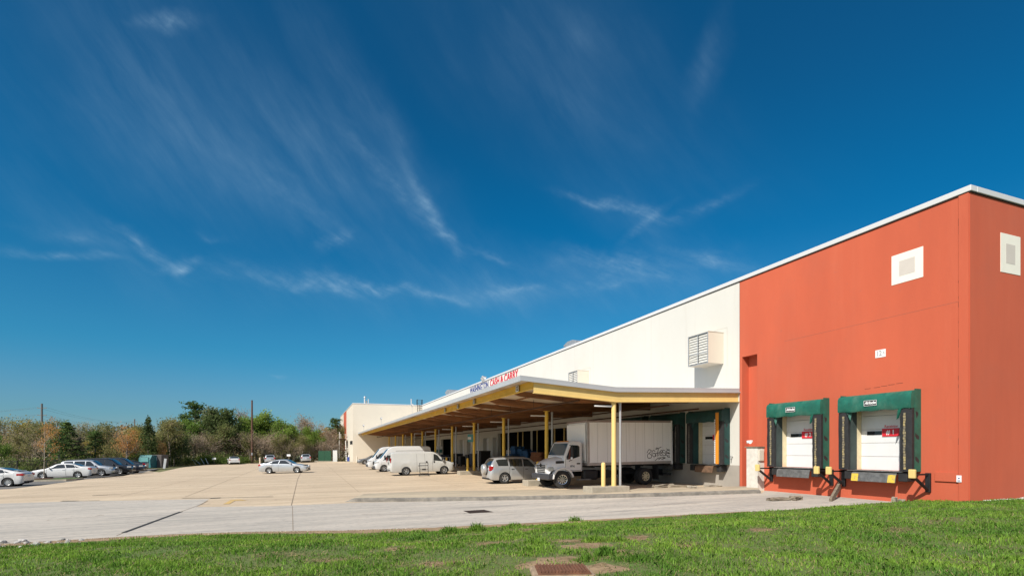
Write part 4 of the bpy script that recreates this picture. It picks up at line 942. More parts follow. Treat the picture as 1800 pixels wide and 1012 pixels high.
def hatch(x, y, rz, label, pm=P_white):
    e = place('hatchback', x, y, rz, label, 'car'); L = 4.45; h = L / 2
    top = [(-h, .82), (-h + .05, .98), (-h + .2, 1.06), (-h + .45, 1.12), (-h + 1.25, 1.36), (-h + 1.8, 1.43), (.0, 1.43), (.4, 1.36), (h - 1.25, .96), (h - .8, .90), (h - .3, .78), (h, .55)]
    belt = [(-h, .80), (-h + .5, 1.02), (-.6, .96), (h - 1.2, .88), (h - .4, .72), (h, .5)]
    c = Car(L, 1.80, top, belt, (-1.33, 1.34), .33, .19); c.body('body', pm, e)
    c.side_window(e, -.40, 1.0, -.28, .25, f0=.1); c.side_window(e, -1.2, -.48, -1.02, -.36, f0=.1); c.side_window(e, -1.55, -1.25, -1.2, -1.1, f0=.1, f1=.7)
    c.screen(e, h - 1.35, .42, 'windscreen'); c.screen(e, -h + .5, -h + 1.4, 'rear_window')
    seams(c, e, (1.0, -.44, -1.1)); handles(c, e, (-.26, -.98), pm)
    finish(c, e, pm, (.66, .86), (.78, .98), M_rim, 10, tails=(.42, .36, .16), plate_z=.74)
    for sd in (-1, 1): patch(e, 'bumper_vent', M_trim, (-h + .14, sd * .68, .48), (.26, .26, .2), .04)
    patch(e, 'spoiler', pm, (-h + .52, 0, 1.155), (.3, 1.3, .03), .01); return e
def cargo_van(x, y, rz, label):
    e = place('cargo_van', x, y, rz, label, 'van'); L = 5.7; h = L / 2
    top = [(-h, 1.0), (-h + .02, 1.8), (-h + .08, 2.0), (-h + .3, 2.06), (.9, 2.07), (1.15, 2.02), (1.4, 1.87), (2.02, 1.3), (2.15, 1.24), (h - .25, 1.13), (h - .08, 1.0), (h, .8)]
    belt = [(-h, .95), (-h + .1, 1.24), (1.2, 1.23), (1.9, 1.16), (2.2, 1.08), (h - .1, .92), (h, .7)]
    c = Car(L, 2.0, top, belt, (-1.5, 1.93), .37, .30, tumble=.2, nose=.4, tail=.12, bulge=.03, sm=.07, ends=(.93, .85)); c.body('body', P_van, e)
    c.side_window(e, .95, 1.86, 1.0, 1.36, f0=.05, f1=.86)
    c.screen(e, 1.42, 2.04, 'windscreen', .9)
    seams(c, e, (-.55, .18, .86, 1.92), mat('van_seam', (.20, .20, .19), .6), w=.01)
    for sd in (-1, 1):
        mb = MB()
        for xx in (-.55, .18, .86):
            P = []
            for k in range(5):
                yy, z = c.at(xx, lerp(.0, .9, k / 4)); P.append([(xx - .009, sd * (yy + .004), z), (xx + .009, sd * (yy + .004), z)])
            mb.grid(P)
        mb.build('panel_seam', mat('van_seam', (.20, .20, .19), .6), e)
        for xx in (.32, 1.0): 
            yy, z = c.lower(xx, .93); patch(e, 'door_handle', M_trim, (xx, sd * (yy + .008), z), (.11, .04, .15), .01)
        patch(e, 'mirror', M_trim, (1.72, sd * 1.16, 1.4), (.12, .2, .3), .05)
        yy, z = c.lower(-.2, .4)
    finish(c, e, P_van, (.95, 1.35), None, M_rim, 6, .24, tails=(.08, .14, .42), plate_z=.75, grille=(1.2, .3, .88), bump=(M_gtrim, .5), fl=(.2, .3, .22))
    patch(e, 'rear_window', M_cglass, (-h + .015, .45, 1.56), (.05, .62, .5), .03); patch(e, 'rear_window', M_cglass, (-h + .015, -.45, 1.56), (.05, .62, .5), .03)
    patch(e, 'rear_handle', M_trim, (-h - .01, -.1, 1.1), (.05, .12, .2), .01)
    return e
def high_van(x, y, rz, label, group):
    e = place('cargo_van', x, y, rz, label, 'van', group); L = 5.98; h = L / 2; H = 2.66
    top = [(-h, 1.1), (-h + .03, 2.3), (-h + .12, 2.56), (-h + .35, 2.64), (.6, 2.66), (1.15, 2.6), (1.55, 2.38), (2.28, 1.46), (2.42, 1.36), (h - .22, 1.18), (h - .06, 1.0), (h, .7)]
    belt = [(-h, 1.0), (-h + .1, 1.3), (1.2, 1.3), (2.0, 1.22), (2.4, 1.12), (h - .1, .9), (h, .6)]
    c = Car(L, 2.06, top, belt, (-1.6, 2.02), .36, .28, tumble=.13, nose=.5, tail=.15, bulge=.02, sm=.1, ends=(.94, .78)); c.body('body', P_white, e)
    c.side_window(e, 1.0, 2.18, 1.02, 1.66, f0=.02, f1=.55); c.screen(e, 1.56, 2.34, 'windscreen', .93)
    seams(c, e, (-.6, .15, .92, 2.3), mat('van_seam', (.20, .20, .19), .6))
    for sd in (-1, 1):
        P = []
        for i in range(12):
            xx = lerp(-h + .15, .8, i / 11); P.append([(xx, sd * (c.at(xx, f)[0] + .006), c.at(xx, f)[1]) for f in (.66, .70)])
        MB().grid(P).build('roof_seam', mat('van_seam', (.20, .20, .19), .6), e)
        patch(e, 'mirror', M_trim, (1.95, sd * 1.18, 1.52), (.14, .2, .36), .05)
        patch(e, 'headlight_surround', M_trim, (h - .42, sd * .78, 1.0), (.5, .34, .26), .05, -sd * R(18))
    finish(c, e, P_white, (1.0, 1.4), None, M_rim, 6, .23, tails=(.08, .14, .5), plate_z=.7, grille=(1.0, .34, .92), bump=(M_gtrim, .52), fl=(.46, .33, .15))
    patch(e, 'lower_bumper', M_gtrim, (h - .2, 0, .5), (.44, 1.86, .36), .1)
    return e
PI = math.pi
sedan(-2.45, 60.6, R(-11), 'silver sedan driving alone across the middle of the lot', P_silver, 4.8)
suv(12.95, 32.5, 0, 'silver car with a spare wheel on its back beside the box truck', P_silver, 4.6, 1.72, True)
cargo_van(9.35, 47.4, R(1.5), 'white cargo van with its dark bumper nose toward the canopy')
high_van(9.2, 56.65, PI, 'nearer white high roof van nosed out behind the cargo van', 'white high roof vans')
high_van(9.2, 63.9, PI, 'farther white high roof van nosed out beside the canopy', 'white high roof vans')
sedan(9.6, 88.5, PI, 'dark grey sedan parked by the cream wing beyond the vans', P_grey)
hatch(-22.0, 50.1, PI, 'white hatchback nearest at the left edge of the lot')
sedan(-22.4, 63.6, PI, 'white sedan parked beside the thin young tree', P_white, 4.9)
suv(-21.6, 67.3, 0, 'silver car half hidden behind the parked white sedan', P_silver, 4.75, 1.72)
suv(-20.9, 70.4, 0, 'black car with its chrome wheel facing the lot, nearer of two', P_black, 4.9, 1.82, squared=.6)
suv(-20.6, 73.6, 0, 'dark blue car just behind the black one', P_dark, 4.9, 1.82, squared=.6)
sedan(-23.0, 84.2, PI, 'dark sedan parked in front of the teal dumpster', P_dark, 4.8)
p = atD(411, 99); sedan(p.x, p.y, PI / 2 + R(10), 'white sedan seen from behind at the far edge of the lot', P_white, 4.8)
p = atD(474, 103); suv(p.x, p.y, PI / 2 + R(6), 'pale car partly hidden behind the silver sedan, far edge', P_silver, 4.6)
p = atD(537, 106); suv(p.x, p.y, PI / 2 + R(3), 'silver car seen from behind between the far sign and green cabinet', P_silver, 4.6, 1.7)
# ---- box truck, x forward from its rear
def box_truck():
    M_tw = mat('truck_white_paint', (.76, .76, .76), .35, var=.08, vscale=1.2, coat=.3); M_box = mat('box_panel_white', (.88, .88, .88), .5, var=.06, vscale=.7, stretch=(3, 1, .4), layers=[((.55, .53, .50), 1.5, (3, 1, .15), .55, .8, .5)]); M_alu = mat('aluminium_rail', (.48, .45, .43), .45, .5, var=.2, vscale=3)
    M_boxtop = mat('dusty_rail', (.34, .27, .25), .7, .1, var=.2)
    yc = DOCKS['d4'] + .12; e = place('box_truck', 16.3, yc, PI, 'white box truck with black graffiti backed to the shaded dock', 'truck')
    # local: x forward (world -X), origin at mid; rear at -4.0, front at +4.05
    X0, XB, XF_ = -4.0, 1.72, 4.02; hw = 1.22; zb, zt = 1.22, 3.78
    MB().box(X0, XB, -hw, hw, zb + .16, zt - .12).build('box', M_box, e)
    mb = MB()
    for k in range(1, 9):
        x = lerp(X0, XB, k / 9)
        for sd in (-1, 1): mb.box(x - .006, x + .006, *sorted((sd * hw, sd * (hw + .003))), zb + .17, zt - .13)
    mb.build('panel_seam', mat('seam_grey', (.36, .36, .37), .6), e)
    MB().box(X0 - .02, XB + .02, -hw - .02, hw + .02, zb, zb + .159).build('bottom_rail', M_alu, e, bevel=.01)
    MB().box(X0 - .02, XB + .02, -hw - .02, hw + .02, zt - .119, zt).build('top_rail', M_boxtop, e, bevel=.02)
    MB().lathe([(0, 0)], 3).v
    for sd in (-1, 1):
        MB().box(XB - .14, XB + .05, *sorted((sd * (hw - .12), sd * (hw + .025))), zb + .16, zt - .12).build('corner_post', M_alu, e, bevel=.05, seg=3)
        MB().box(X0 - .05, X0 + .06, *sorted((sd * (hw - .1), sd * (hw + .03))), zb - .05, zt).build('rear_post', M_door, e, bevel=.01)
    # nose panel above the cab
    MB().box(XB + .051, XB + .09, -hw + .1, hw - .1, zb + .3, zt - .2).build('front_wall', M_box, e, bevel=.02)
    # graffiti strokes on the near side (local +y faces the camera after the half turn)
    def L(u, v): return (lerp(-2.2, -3.9, u), hw + .004, lerp(1.42, 2.25, v))
    st = [[(.02, .55), (.1, .78), (.2, .7), (.12, .55), (.04, .4), (.06, .2), (.18, .2), (.2, .38), (.1, .52)], [(.36, .66), (.27, .72), (.22, .5), (.28, .28), (.38, .32), (.36, .5), (.26, .5)], [(.36, .3), (.39, .5), (.54, .54)], [(.44, .3), (.47, .62), (.49, .82), (.42, .9), (.40, .8), (.62, .96)], [(.5, .34), (.55, .6), (.62, .55), (.66, .42)], [(.56, .62), (.62, .72), (.66, .58), (.57, .48), (.58, .35), (.66, .36)], [(.76, .7), (.68, .72), (.67, .58), (.78, .5), (.79, .36), (.69, .34)], [(.96, .78), (.84, .66), (.8, .58), (.96, .52), (.84, .5), (.82, .36), (.97, .3)], [(.84, .82), (.98, .66)], [(.36, .0), (.46, .14), (.58, .2)], [(.5, .06), (.64, .2), (.78, .18), (.7, .1)], [(.62, .06), (.74, .16)], [(.9, .48), (.99, .46)], [(.86, .3), (.9, .22), (.98, .2)]]
    mb = MB()
    def ribbon(pts, w):
        pts = [Vector(L(*q)) for q in pts]
        sm = []
        for i in range(len(pts) - 1):
            p0, p1, p2, p3 = pts[max(i - 1, 0)], pts[i], pts[i + 1], pts[min(i + 2, len(pts) - 1)]
            for k in range(5):
                t = k / 5; sm.append(.5 * ((2 * p1) + (p2 - p0) * t + (2 * p0 - 5 * p1 + 4 * p2 - p3) * t * t + (3 * p1 - p0 - 3 * p2 + p3) * t ** 3))
        sm.append(pts[-1])
        for i, (a, b) in enumerate(zip(sm[:-1], sm[1:])):
            d = (b - a); d = Vector((d.x, 0, d.z)).normalized() if d.length > 1e-5 else Vector((1, 0, 0)); nrm = Vector((-d.z, 0, d.x)) * w; o_ = Vector((0, (i % 3) * .0006, 0)); ex = d * w * .6
            mb.poly([a - nrm - ex + o_, a + nrm - ex + o_, b + nrm + ex + o_, b - nrm + ex + o_])
    for s_ in st: ribbon(s_, .017)
    mb.build('graffiti', mat('black_spray', (.006, .006, .008), .6), e, fix=False)
    # chassis
    MB().box(X0 + .1, 3.5, -.45, .45, .62, .86).build('chassis_rail', M_well, e)
    mb = MB()
    for k in range(7): mb.box(X0 + .3 + k * .82, X0 + .4 + k * .82, -1.1, 1.1, zb - .12, zb - .001)
    mb.build('cross_member', M_bmetal, e)
    MB().box(1.0, 1.95, .72, 1.16, .42, .98).build('fuel_tank', M_bmetal, e, bevel=.12, seg=3); MB().box(.15, .85, .7, 1.12, .5, .95).build('battery_box', M_bmetal, e, bevel=.04)
    MB().box(1.5, 2.35, 1.0, 1.2, .42, .5).build('cab_step', M_steel, e, bevel=.02)
    for sd in (-1, 1): MB().box(-3.05, -3.03, *sorted((sd * .62, sd * 1.2)), .28, 1.15).build('mud_flap', M_black, e)
    MB().box(X0 - .1, X0 + .5, -1.0, 1.0, .5, .62).build('rear_bumper', M_bmetal, e)
    # cab : side profile, extruded with rounded corners
    cw = 1.08
    prof = [(1.98, .92), (1.98, 2.48), (2.06, 2.58), (2.40, 2.62), (2.64, 2.60), (2.76, 2.52), (3.12, 1.76), (3.12, .92)]
    MB().prism(prof, 'y', -cw, cw).build('cab', M_tw, e, bevel=.07, seg=4)
    # hood: loft towards the grille
    P = []
    for x, w, zt_, zl in ((3.02, 1.05, 1.74, .86), (3.3, 1.03, 1.69, .98), (3.6, 1.0, 1.60, 1.05), (3.82, .97, 1.50, 1.0), (3.95, .93, 1.40, .86), (4.02, .86, 1.26, .78)):
        P.append([(x, -w, zl), (x, -w - .01, lerp(zl, zt_, .5)), (x, -w + .05, zt_ - .16), (x, -w + .22, zt_ - .03), (x, 0, zt_ + .04), (x, w - .22, zt_ - .03), (x, w - .05, zt_ - .16), (x, w + .01, lerp(zl, zt_, .5)), (x, w, zl)])
    mb = MB().grid(P); mb.poly(P[-1]); mb.build('hood', M_tw, e, smooth=45)
    for sd in (-1, 1):
        # fender arch around the front wheel
        arc = [(3.22 + .66 * math.cos(a), .52 + .66 * math.sin(a)) for a in np.linspace(R(2), R(172), 16)]; inn = [(3.22 + .56 * math.cos(a), .52 + .56 * math.sin(a)) for a in np.linspace(R(172), R(2), 16)]
        MB().prism(arc + inn, 'y', *sorted((sd * .82, sd * 1.17))).build('fender', M_tw, e, bevel=.02)
        patch(e, 'headlight', M_lens, (3.86, sd * .86, 1.10), (.34, .3, .24), .07, -sd * R(24))
        patch(e, 'hood_vent', M_trim, (3.36, sd * 1.025, 1.46), (.52, .04, .14), .03)
        # side glass with a dropped sill
        y = sd * (cw + .006)
        MB().poly([(2.16, y, 1.76), (2.62, y, 1.62), (2.98, y, 1.60), (2.98, y, 1.74), (2.70, y, 2.36), (2.64, y, 2.40), (2.24, y, 2.38), (2.16, y, 2.3)]).build('window', M_cglass, e)
        mb = MB()
        for a, b in (((2.06, 1.0), (2.06, 2.44)), ((3.05, 1.0), (3.06, 1.62))): mb.box(a[0] - .007, a[0] + .007, *sorted((sd * cw, sd * (cw + .004))), a[1], b[1])
        mb.box(2.06, 3.05, *sorted((sd * cw, sd * (cw + .004))), .98, .995); mb.build('door_seam', M_trim, e)
        patch(e, 'door_handle', M_trim, (2.24, sd * (cw + .015), 1.36), (.2, .04, .07), .01)
        mr = MB().box(2.72, 2.80, *sorted((sd * 1.28, sd * 1.46)), 1.72, 2.3).build('mirror', M_trim, e, bevel=.03)
        MB().tube([(2.78, sd * 1.05, 2.4), (2.76, sd * 1.37, 2.36), (2.76, sd * 1.37, 1.6), (2.82, sd * 1.06, 1.5)], .018, 6).build('mirror_arm', M_trim, mr)
        patch(e, 'mirror', M_wsign, (2.8, sd * 1.36, 1.66), (.06, .18, .14), .03)
    # windscreen on the raked front
    def W_(f, y): return (lerp(3.09, 2.775, f) + .012, y, lerp(1.84, 2.50, f))
    MB().poly([W_(0, -.98), W_(0, .98), W_(1, .9), W_(1, -.9)]).build('windscreen', mat('sky_tint_glass', (.03, .10, .15), .05, spec=1.0), e)  # blue sky reflection is put into the glass colour
    gr = patch(e, 'grille', mat('white_grille', (.72, .72, .71), .35), (3.985, 0, 1.12), (.14, 1.36, .50), .05)
    mb = MB()
    for k in range(5): mb.box(4.056, 4.068, -.60 + .02 * k, .60 - .02 * k, 1.25 - k * .09, 1.31 - k * .09)
    mb.build('grille_slot', M_trim, gr)
    MB().lathe([(.05, 0), (.1, 0), (.1, .015), (.05, .015), (.05, 0)], 16, 'x', (4.07, 0, 1.30)).build('emblem', M_trim, gr)
    patch(e, 'front_bumper', mat('dark_bumper', (.04, .042, .05), .5, var=.2), (3.98, 0, .66), (.36, 2.3, .34), .06)
    patch(e, 'license_plate', M_plate, (4.17, -.1, .5), (.015, .31, .16), 0)
    for k in range(5): patch(e, 'marker_lamp', M_amber, (2.66, -.6 + .3 * k, 2.615), (.1, .14, .05), .01)
    for sd in (-1, 1):
        wheel(e, 3.22, sd * 1.12, .50, .28, M_chrome, 10, .56, R(-14))
        wheel(e, -2.2, sd * 1.14, .50, .27, M_jamb, 8, .56); wheel(e, -2.2, sd * .84, .50, .27, M_jamb, 8, .56)
    # lettering on the near door
    D = mat('black_letters', (.02, .02, .025), .6)
    MT = Matrix(((-1, 0, 0, 0), (0, 0, 1, 0), (0, 1, 0, 0), (0, 0, 0, 1)))
    text('BT+J', .13, 'lettering', D, e, T(2.62, cw + .008, 1.22) @ MT, .001, .006)
    return e
box_truck()
# ------------------------------------------------------------------ goods and carts under the canopy
M_pblue = mat('blue_pallet_paint', (.02, .10, .24), .8, var=.4, vscale=5); M_pwood = mat('reddish_pallet_wood', (.30, .115, .045), .85, var=.4, vscale=5)
def pallet_mesh(m):
    mb = MB()
    for k in range(7): mb.box(-.6, .6, -.5 + k * .155, -.5 + k * .155 + .1, .118, .14)
    for y in (-.5, -.05, .4): mb.box(-.6, .6, y, y + .1, .022, .1178)
    for x in (-.6, -.05, .48): mb.box(x, x + .12, -.5, .5, 0, .0218)
    return mb.build('pallet', m)
def pallet_stacks():
    pb = pallet_mesh(M_pblue); pw = pallet_mesh(M_pwood); used = set(); q = random.Random(11)
    for proto, spots, lab, grp in ((pb, ((19.0, 48.0, 17), (19.2, 46.7, 15), (19.2, 45.4, 14), (18.2, 47.2, 12)), 'blue wooden pallet in the stacks under the canopy', 'blue pallets stacked under the canopy'),
                                   (pw, ((19.2, 43.4, 13), (19.1, 42.1, 13)), 'reddish wooden pallet in the stacks behind the truck cab', 'reddish pallets stacked under the canopy')):
        for x, y, n in spots:
            for k in range(n):
                if proto.name in used: o = proto.copy(); COL.objects.link(o)
                else: o = proto; used.add(proto.name)
                o.location = (x + q.uniform(-.05, .05), y + q.uniform(-.05, .05), G(x, y) + .005 + k * .143); o.rotation_euler = (0, 0, R(90) + q.uniform(-.06, .06)); tag(o, lab, 'pallet', grp)
pallet_stacks()
def cart(x, y, w, d, h, m, label, grp=None):
    g = G(x, y); e = wroot('roll_cart', (x, y, g), label=label, cat='cart', group=grp)
    MB().box(x - d / 2, x + d / 2, y - w / 2, y + w / 2, g + .22, g + h).build('bin', m, e, bevel=.05)
    MB().box(x - d / 2 - .03, x + d / 2 + .03, y - w / 2 - .03, y + w / 2 + .03, g + h - .07, g + h + .02).build('rim', m, e, bevel=.02)
    for a in (-1, 1):
        for b in (-1, 1): MB().cyl((x + a * (d / 2 - .1), y + b * (w / 2 - .1) - .03, g + .1), (x + a * (d / 2 - .1), y + b * (w / 2 - .1) + .03, g + .1), .1, n=12).build('wheel', M_tyre, e)
M_bin = mat('dark_blue_plastic', (.02, .035, .075), .6, var=.3); M_binb = mat('black_plastic', (.014, .014, .016), .6, var=.3)
for (x, y, w, h, m, l) in ((18.6, 60.5, 1.6, 1.65, M_bin, 'dark blue roll cart left of the spare wheel car, behind the fourth column'), (18.8, 58.2, 1.6, 2.0, M_binb, 'tall black roll cart behind the spare wheel car'), (18.9, 63.5, 1.4, 1.5, M_binb, 'black roll cart just right of a far pair of dock doors'), (18.7, 66.3, 1.5, 1.3, M_binb, 'low black roll cart under the middle of the canopy'), (18.8, 77.5, 1.8, 1.4, M_bin, 'dark blue roll cart near the cargo van nose'), (18.9, 70.2, 1.5, 1.6, M_binb, 'black roll cart between two far dock doors')): cart(x, y, w, 1.2, h, m, l)
def crates():
    m = mat('pale_grey_crate', (.36, .36, .36), .75, var=.25); mesh = None
    x, y = 18.9, 49.5
    for k in range(5):
        mb = MB(); 
        if mesh is None:
            for a in (-.4, .37): mb.box(a, a + .03, -.3, .3, 0, .3)
            for b in (-.3, .27): mb.box(-.3695, .3695, b, b + .03, 0, .3)
            mb.box(-.3695, .3695, -.2695, .2695, 0, .03); o = mb.build('crate', m); mesh = o
        else: o = mesh.copy(); COL.objects.link(o)
        o.location = (x, y, G(x, y) + .55 + .305 * k if k else G(x, y) + .55); tag(o, 'pale grey crate in the stack left of the blue pallets', 'crate', 'pale crates stacked by the blue pallets')
    g = G(x, y); e = wroot('crate_stand', (x, y, g), label='low dark stand under the pale grey crates', cat='stand')
    MB().box(x - .5, x + .5, y - .4, y + .4, g + .45, g + .548).build('top', M_bmetal, e)
    for a in (-.45, .45):
        for b in (-.35, .35): MB().box(x + a - .03, x + a + .03, y + b - .03, y + b + .03, g, g + .4495).build('leg', M_bmetal, e)
crates()
def rail(x0, y0, x1, y1, label):
    g = G(x0, y0); e = wroot('guard_rail', (x0, y0, g), label=label, cat='rail'); n = max(2, int(math.hypot(x1 - x0, y1 - y0) / 1.6) + 1)
    for k in range(n):
        t = k / (n - 1); x, y = lerp(x0, x1, t), lerp(y0, y1, t); MB().cyl((x, y, G(x, y)), (x, y, G(x, y) + 1.1), .035, n=8).build('post', M_grey, e)
    for z in (.6, 1.08): MB().cyl((x0, y0, G(x0, y0) + z), (x1, y1, G(x1, y1) + z), .03, n=8).build('bar', M_grey, e)
rail(17.6, 36.5, 17.6, 41.0, 'grey pipe rail between the spare wheel car and the truck'); rail(18.2, 70, 18.2, 82, 'long grey pipe rail along the far dock doors')
def hand_truck():
    p = onG(745.5, 836); x, y, g = p; e = wroot('hand_truck', p, label='folding hand trolley standing beside the white cargo van', cat='trolley'); w = .36
    for s in (-1, 1):
        MB().tube([(x + s * w, y, g + .1), (x + s * w, y + .12, g + 1.12)], .025, 8).build('upright', M_bmetal, e)
        MB().cyl((x + s * (w + .03), y + .06, g + .1), (x + s * (w + .08), y + .06, g + .1), .1, n=14).build('wheel', M_tyre, e)
    mb = MB()
    for z in (.25, .55, .9, 1.12): mb.cyl((x - w, y + .11 * z, g + z), (x + w, y + .11 * z, g + z), .022, n=6)
    mb.cyl((x - w - .15, y + .08, g + .88), (x + w, y + .09, g + .9), .03, n=6)
    mb.build('crossbar', M_bmetal, e); MB().box(x - w - .12, x + w + .05, y - .34, y + .02, g + .06, g + .09).build('toe_plate', M_steel, e)
    MB().box(x - .16, x + .16, y + .04, y + .07, g + .5, g + .62).build('tag_plate', M_bmetal, e)
hand_truck()
def hanging_goods():
    x, y = 19.6, 85; g = G(x, y); e = wroot('wrapped_goods', (x, y, g), label='pallet of white and teal wrapped goods in the dark bay behind the cargo van', cat='goods'); q = random.Random(4)
    MB().box(x - .5, x + .5, y - 1.5, y + 1.3, g, g + .14).build('base', M_wood, e)
    for k in range(5):
        z = g + .145 + k * .52; a = q.uniform(-.25, .25); MB().box(x - .45, x + .45, y - 1.1 + a, y + .9 + a - k * .1, z, z + .515).build('carton', [M_wsign, mat('teal_wrap', (.05, .22, .22), .4)][k % 2], e, bevel=.03)
hanging_goods()
# ------------------------------------------------------------------ debris by the docks, grates, stones
def block(name, px, py, s, rz, m, label, cat, tilt=(0, 0), jag=.03, seed=0, lift=0.0, group=None):
    q = random.Random(seed); p = onG(px, py); bm = bmesh.new(); bmesh.ops.create_cube(bm, size=1); bmesh.ops.subdivide_edges(bm, edges=bm.edges, cuts=3, use_grid_fill=True)
    for v in bm.verts:
        v.co = Vector((v.co.x * s[0], v.co.y * s[1], v.co.z * s[2])) + Vector((q.uniform(-1, 1), q.uniform(-1, 1), q.uniform(-1, 1))) * jag
    me = bpy.data.meshes.new(name); bm.to_mesh(me); bm.free(); me.materials.append(m); o = bpy.data.objects.new(name, me); COL.objects.link(o)
    o.location = p + Vector((0, 0, s[2] * .42 + lift)); o.rotation_euler = (tilt[0], tilt[1], rz); tag(o, label, cat, group); return o
M_rub = mat('broken_concrete', (.36, .315, .25), .95, var=.4, vscale=4, bump=.7, bscale=20)
M_curb = mat('old_wheel_stop', (.33, .28, .21), .95, var=.4, vscale=3, bump=.6, bscale=20)
block('wheel_stop', 1080, 864.5, (1.15, .16, .12), 0, M_curb, 'broken wheel stop lying at the foot of the nearest plinth', 'wheel stop', seed=1, jag=.02)
block('wheel_stop', 1197, 856.5, (1.5, .22, .14), R(-3), M_curb, 'tilted wheel stop on the kerb just right of the box truck', 'wheel stop', seed=2, jag=.02, tilt=(.1, .03))
block('concrete_rubble', 1165, 856, (1.3, .4, .16), .1, M_rub, 'pile of rusty brown rubble under the tail of the box truck', 'rubble', seed=3, jag=.06)
block('concrete_rubble', 1216, 861.5, (.18, .5, .22), .4, M_rub, 'broken kerb end standing beside the crack in the kerb', 'rubble', seed=4, jag=.05)
block('concrete_rubble', 1371, 879, (.95, .35, .12), -.15, M_wood, 'flat grey slab of rubble lying on the lane before receiving door 2', 'rubble', seed=5, jag=.035)
block('concrete_rubble', 1398, 878.5, (.5, .3, .16), .2, M_wood, 'short grey chunk at the right end of the flat slab on the lane', 'rubble', seed=6, jag=.04)
block('concrete_rubble', 1572, 886.5, (.16, .14, .3), .2, M_rub, 'upright tan stone at the foot of the red wall', 'stone', seed=7, jag=.018)
block('concrete_rubble', 1585, 887, (.3, .2, .22), .5, M_rub, 'lying tan stone beside the upright one at the red wall', 'stone', seed=8, jag=.02)
block('concrete_slab', 1686, 887, (.55, .25, .08), 0, M_emw, 'small white slab in the grass below the notice plate', 'slab', seed=9, jag=.012)
block('wood_scrap', 1253, 857, (1.0, .3, .10), .05, M_rub, 'low pale ramp block under the rusty lip in the shade', 'block', seed=10, jag=.02, lift=.05)
def leaning_board():
    a = onG(1460, 881); b = onX(1476, 852, XW - .08); d = (b - a); e = wroot('leaning_board', a, label='weathered board leaning on the red wall between the two receiving doors', cat='board')
    q = d.to_track_quat('Z', 'Y').to_matrix().to_4x4(); MB().box(-.05, .05, -.14, .14, 0, d.length).build('board', M_wood, e, bevel=.02, M=T(*a) @ q)
leaning_board()
def grates():
    c = [onG(*p) for p in ((814, 897.5), (851, 895.5), (868, 899.5), (826, 902))]; cc = sum(c, Vector()) / 4; e = wroot('lane_grate', cc, label='flat rusty drain grate set in the grey lane', cat='drain grate')
    mb = MB(); mb.poly([(p.x, p.y, p.z + .008) for p in c]); mb.build('frame', M_rust, e)
    mb = MB()
    for k in range(14):
        t0, t1 = (k + .25) / 14, (k + .75) / 14; pp = [c[0].lerp(c[1], t0), c[0].lerp(c[1], t1), c[3].lerp(c[2], t1), c[3].lerp(c[2], t0)]; mb.poly([(p.x, p.y, p.z + .012) for p in pp])
    mb.build('slot', M_dark, e)
grates()
# ------------------------------------------------------------------ far side of the lot
def utility_pole():
    p = atD(443, 108); e = wroot('utility_pole', p, label='tall brown wooden utility pole standing at the far edge of the lot', cat='pole')
    h = (HY - 703) / F * 108 + CZ - p.z; MB().cyl(p - Vector((0, 0, .3)), p + Vector((0, 0, h)), .24, .15, 12).build('shaft', mat('creosote_wood', (.13, .062, .04), .9, var=.4, vscale=2, stretch=(4, 4, .4)), e, smooth=50)
    MB().box(p.x - .12, p.x + .12, p.y - .26, p.y - .2, p.z + 1.6, p.z + 2.1).build('tag_plate', M_grey, e)
utility_pole()
FARP = []
def far_pole(px, top, d, label):
    p = atD(px, d); h = (HY - top) / F * d + CZ - p.z; e = wroot('power_pole', p, label=label, cat='pole', group='distant power poles')
    MB().cyl(p, p + Vector((0, 0, h)), .4, .32, 8).build('shaft', mat('grey_pole_wood', (.16, .15, .15), .9), e)
    for k, z in enumerate((h - 1.6, h - 4.2)):
        a = Vector((CT, -ST, 0)) * 1.7; MB().cyl(p + Vector((0, 0, z)) - a, p + Vector((0, 0, z)) + a, .09, n=6).build('crossarm', M_wood, e)
        for sg in (-1, 1): MB().cyl(p + Vector((0, 0, z)) + a * sg * .95, p + Vector((0, 0, z + .35)) + a * sg * .95, .06, n=6).build('insulator', M_grey, e)
    FARP.append((p, h))
far_pole(73.5, 709, 190, 'grey power pole rising above the trees behind the thin young tree'); far_pole(236.5, 736, 300, 'smaller distant power pole above the orange tree')
def wires():
    (a, ha), (b, hb) = FARP; side = Vector((CT, -ST, 0)) * 1.6; c = atD(-420, 210)
    for k, (dz, s) in enumerate(((1.3, -1), (1.3, 1), (3.9, -1), (3.9, 1))):
        for (P, hp, Q, hq, nm) in ((a, ha, b, hb, 'right'), (c, 17.5, a, ha, 'left')):
            p0 = P + side * s + Vector((0, 0, hp - dz)); p1 = Q + side * s + Vector((0, 0, hq - dz)); pts = [p0.lerp(p1, t / 14) - Vector((0, 0, 4 * 2.2 * (t / 14) * (1 - t / 14))) for t in range(15)]
            o = MB().tube(pts, .022, 4).build('power_line', mat('cable_grey', (.14, .15, .17), .6)); tag(o, 'thin power line strung between the distant poles' if nm == 'right' else 'thin power line running off left from the distant pole', 'cable', 'power lines ' + nm)
wires()
def sign_post(px, top, bot, w, d, label):
    p = atD(px, d); z1 = CZ + (HY - top) / F * d; z0 = CZ + (HY - bot) / F * d; e = wroot('lot_sign', p, label=label, cat='sign', group='white signs at the far edge')
    MB().cyl(p, (p.x, p.y, z1), .05, n=6).build('post', M_wood, e); a = TH; w = w / F * d
    MB().box(-w / 2, w / 2, -.05, -.02, 0, z1 - z0).build('panel', M_wsign, e, M=T(p.x, p.y, z0) @ RZ(-a))
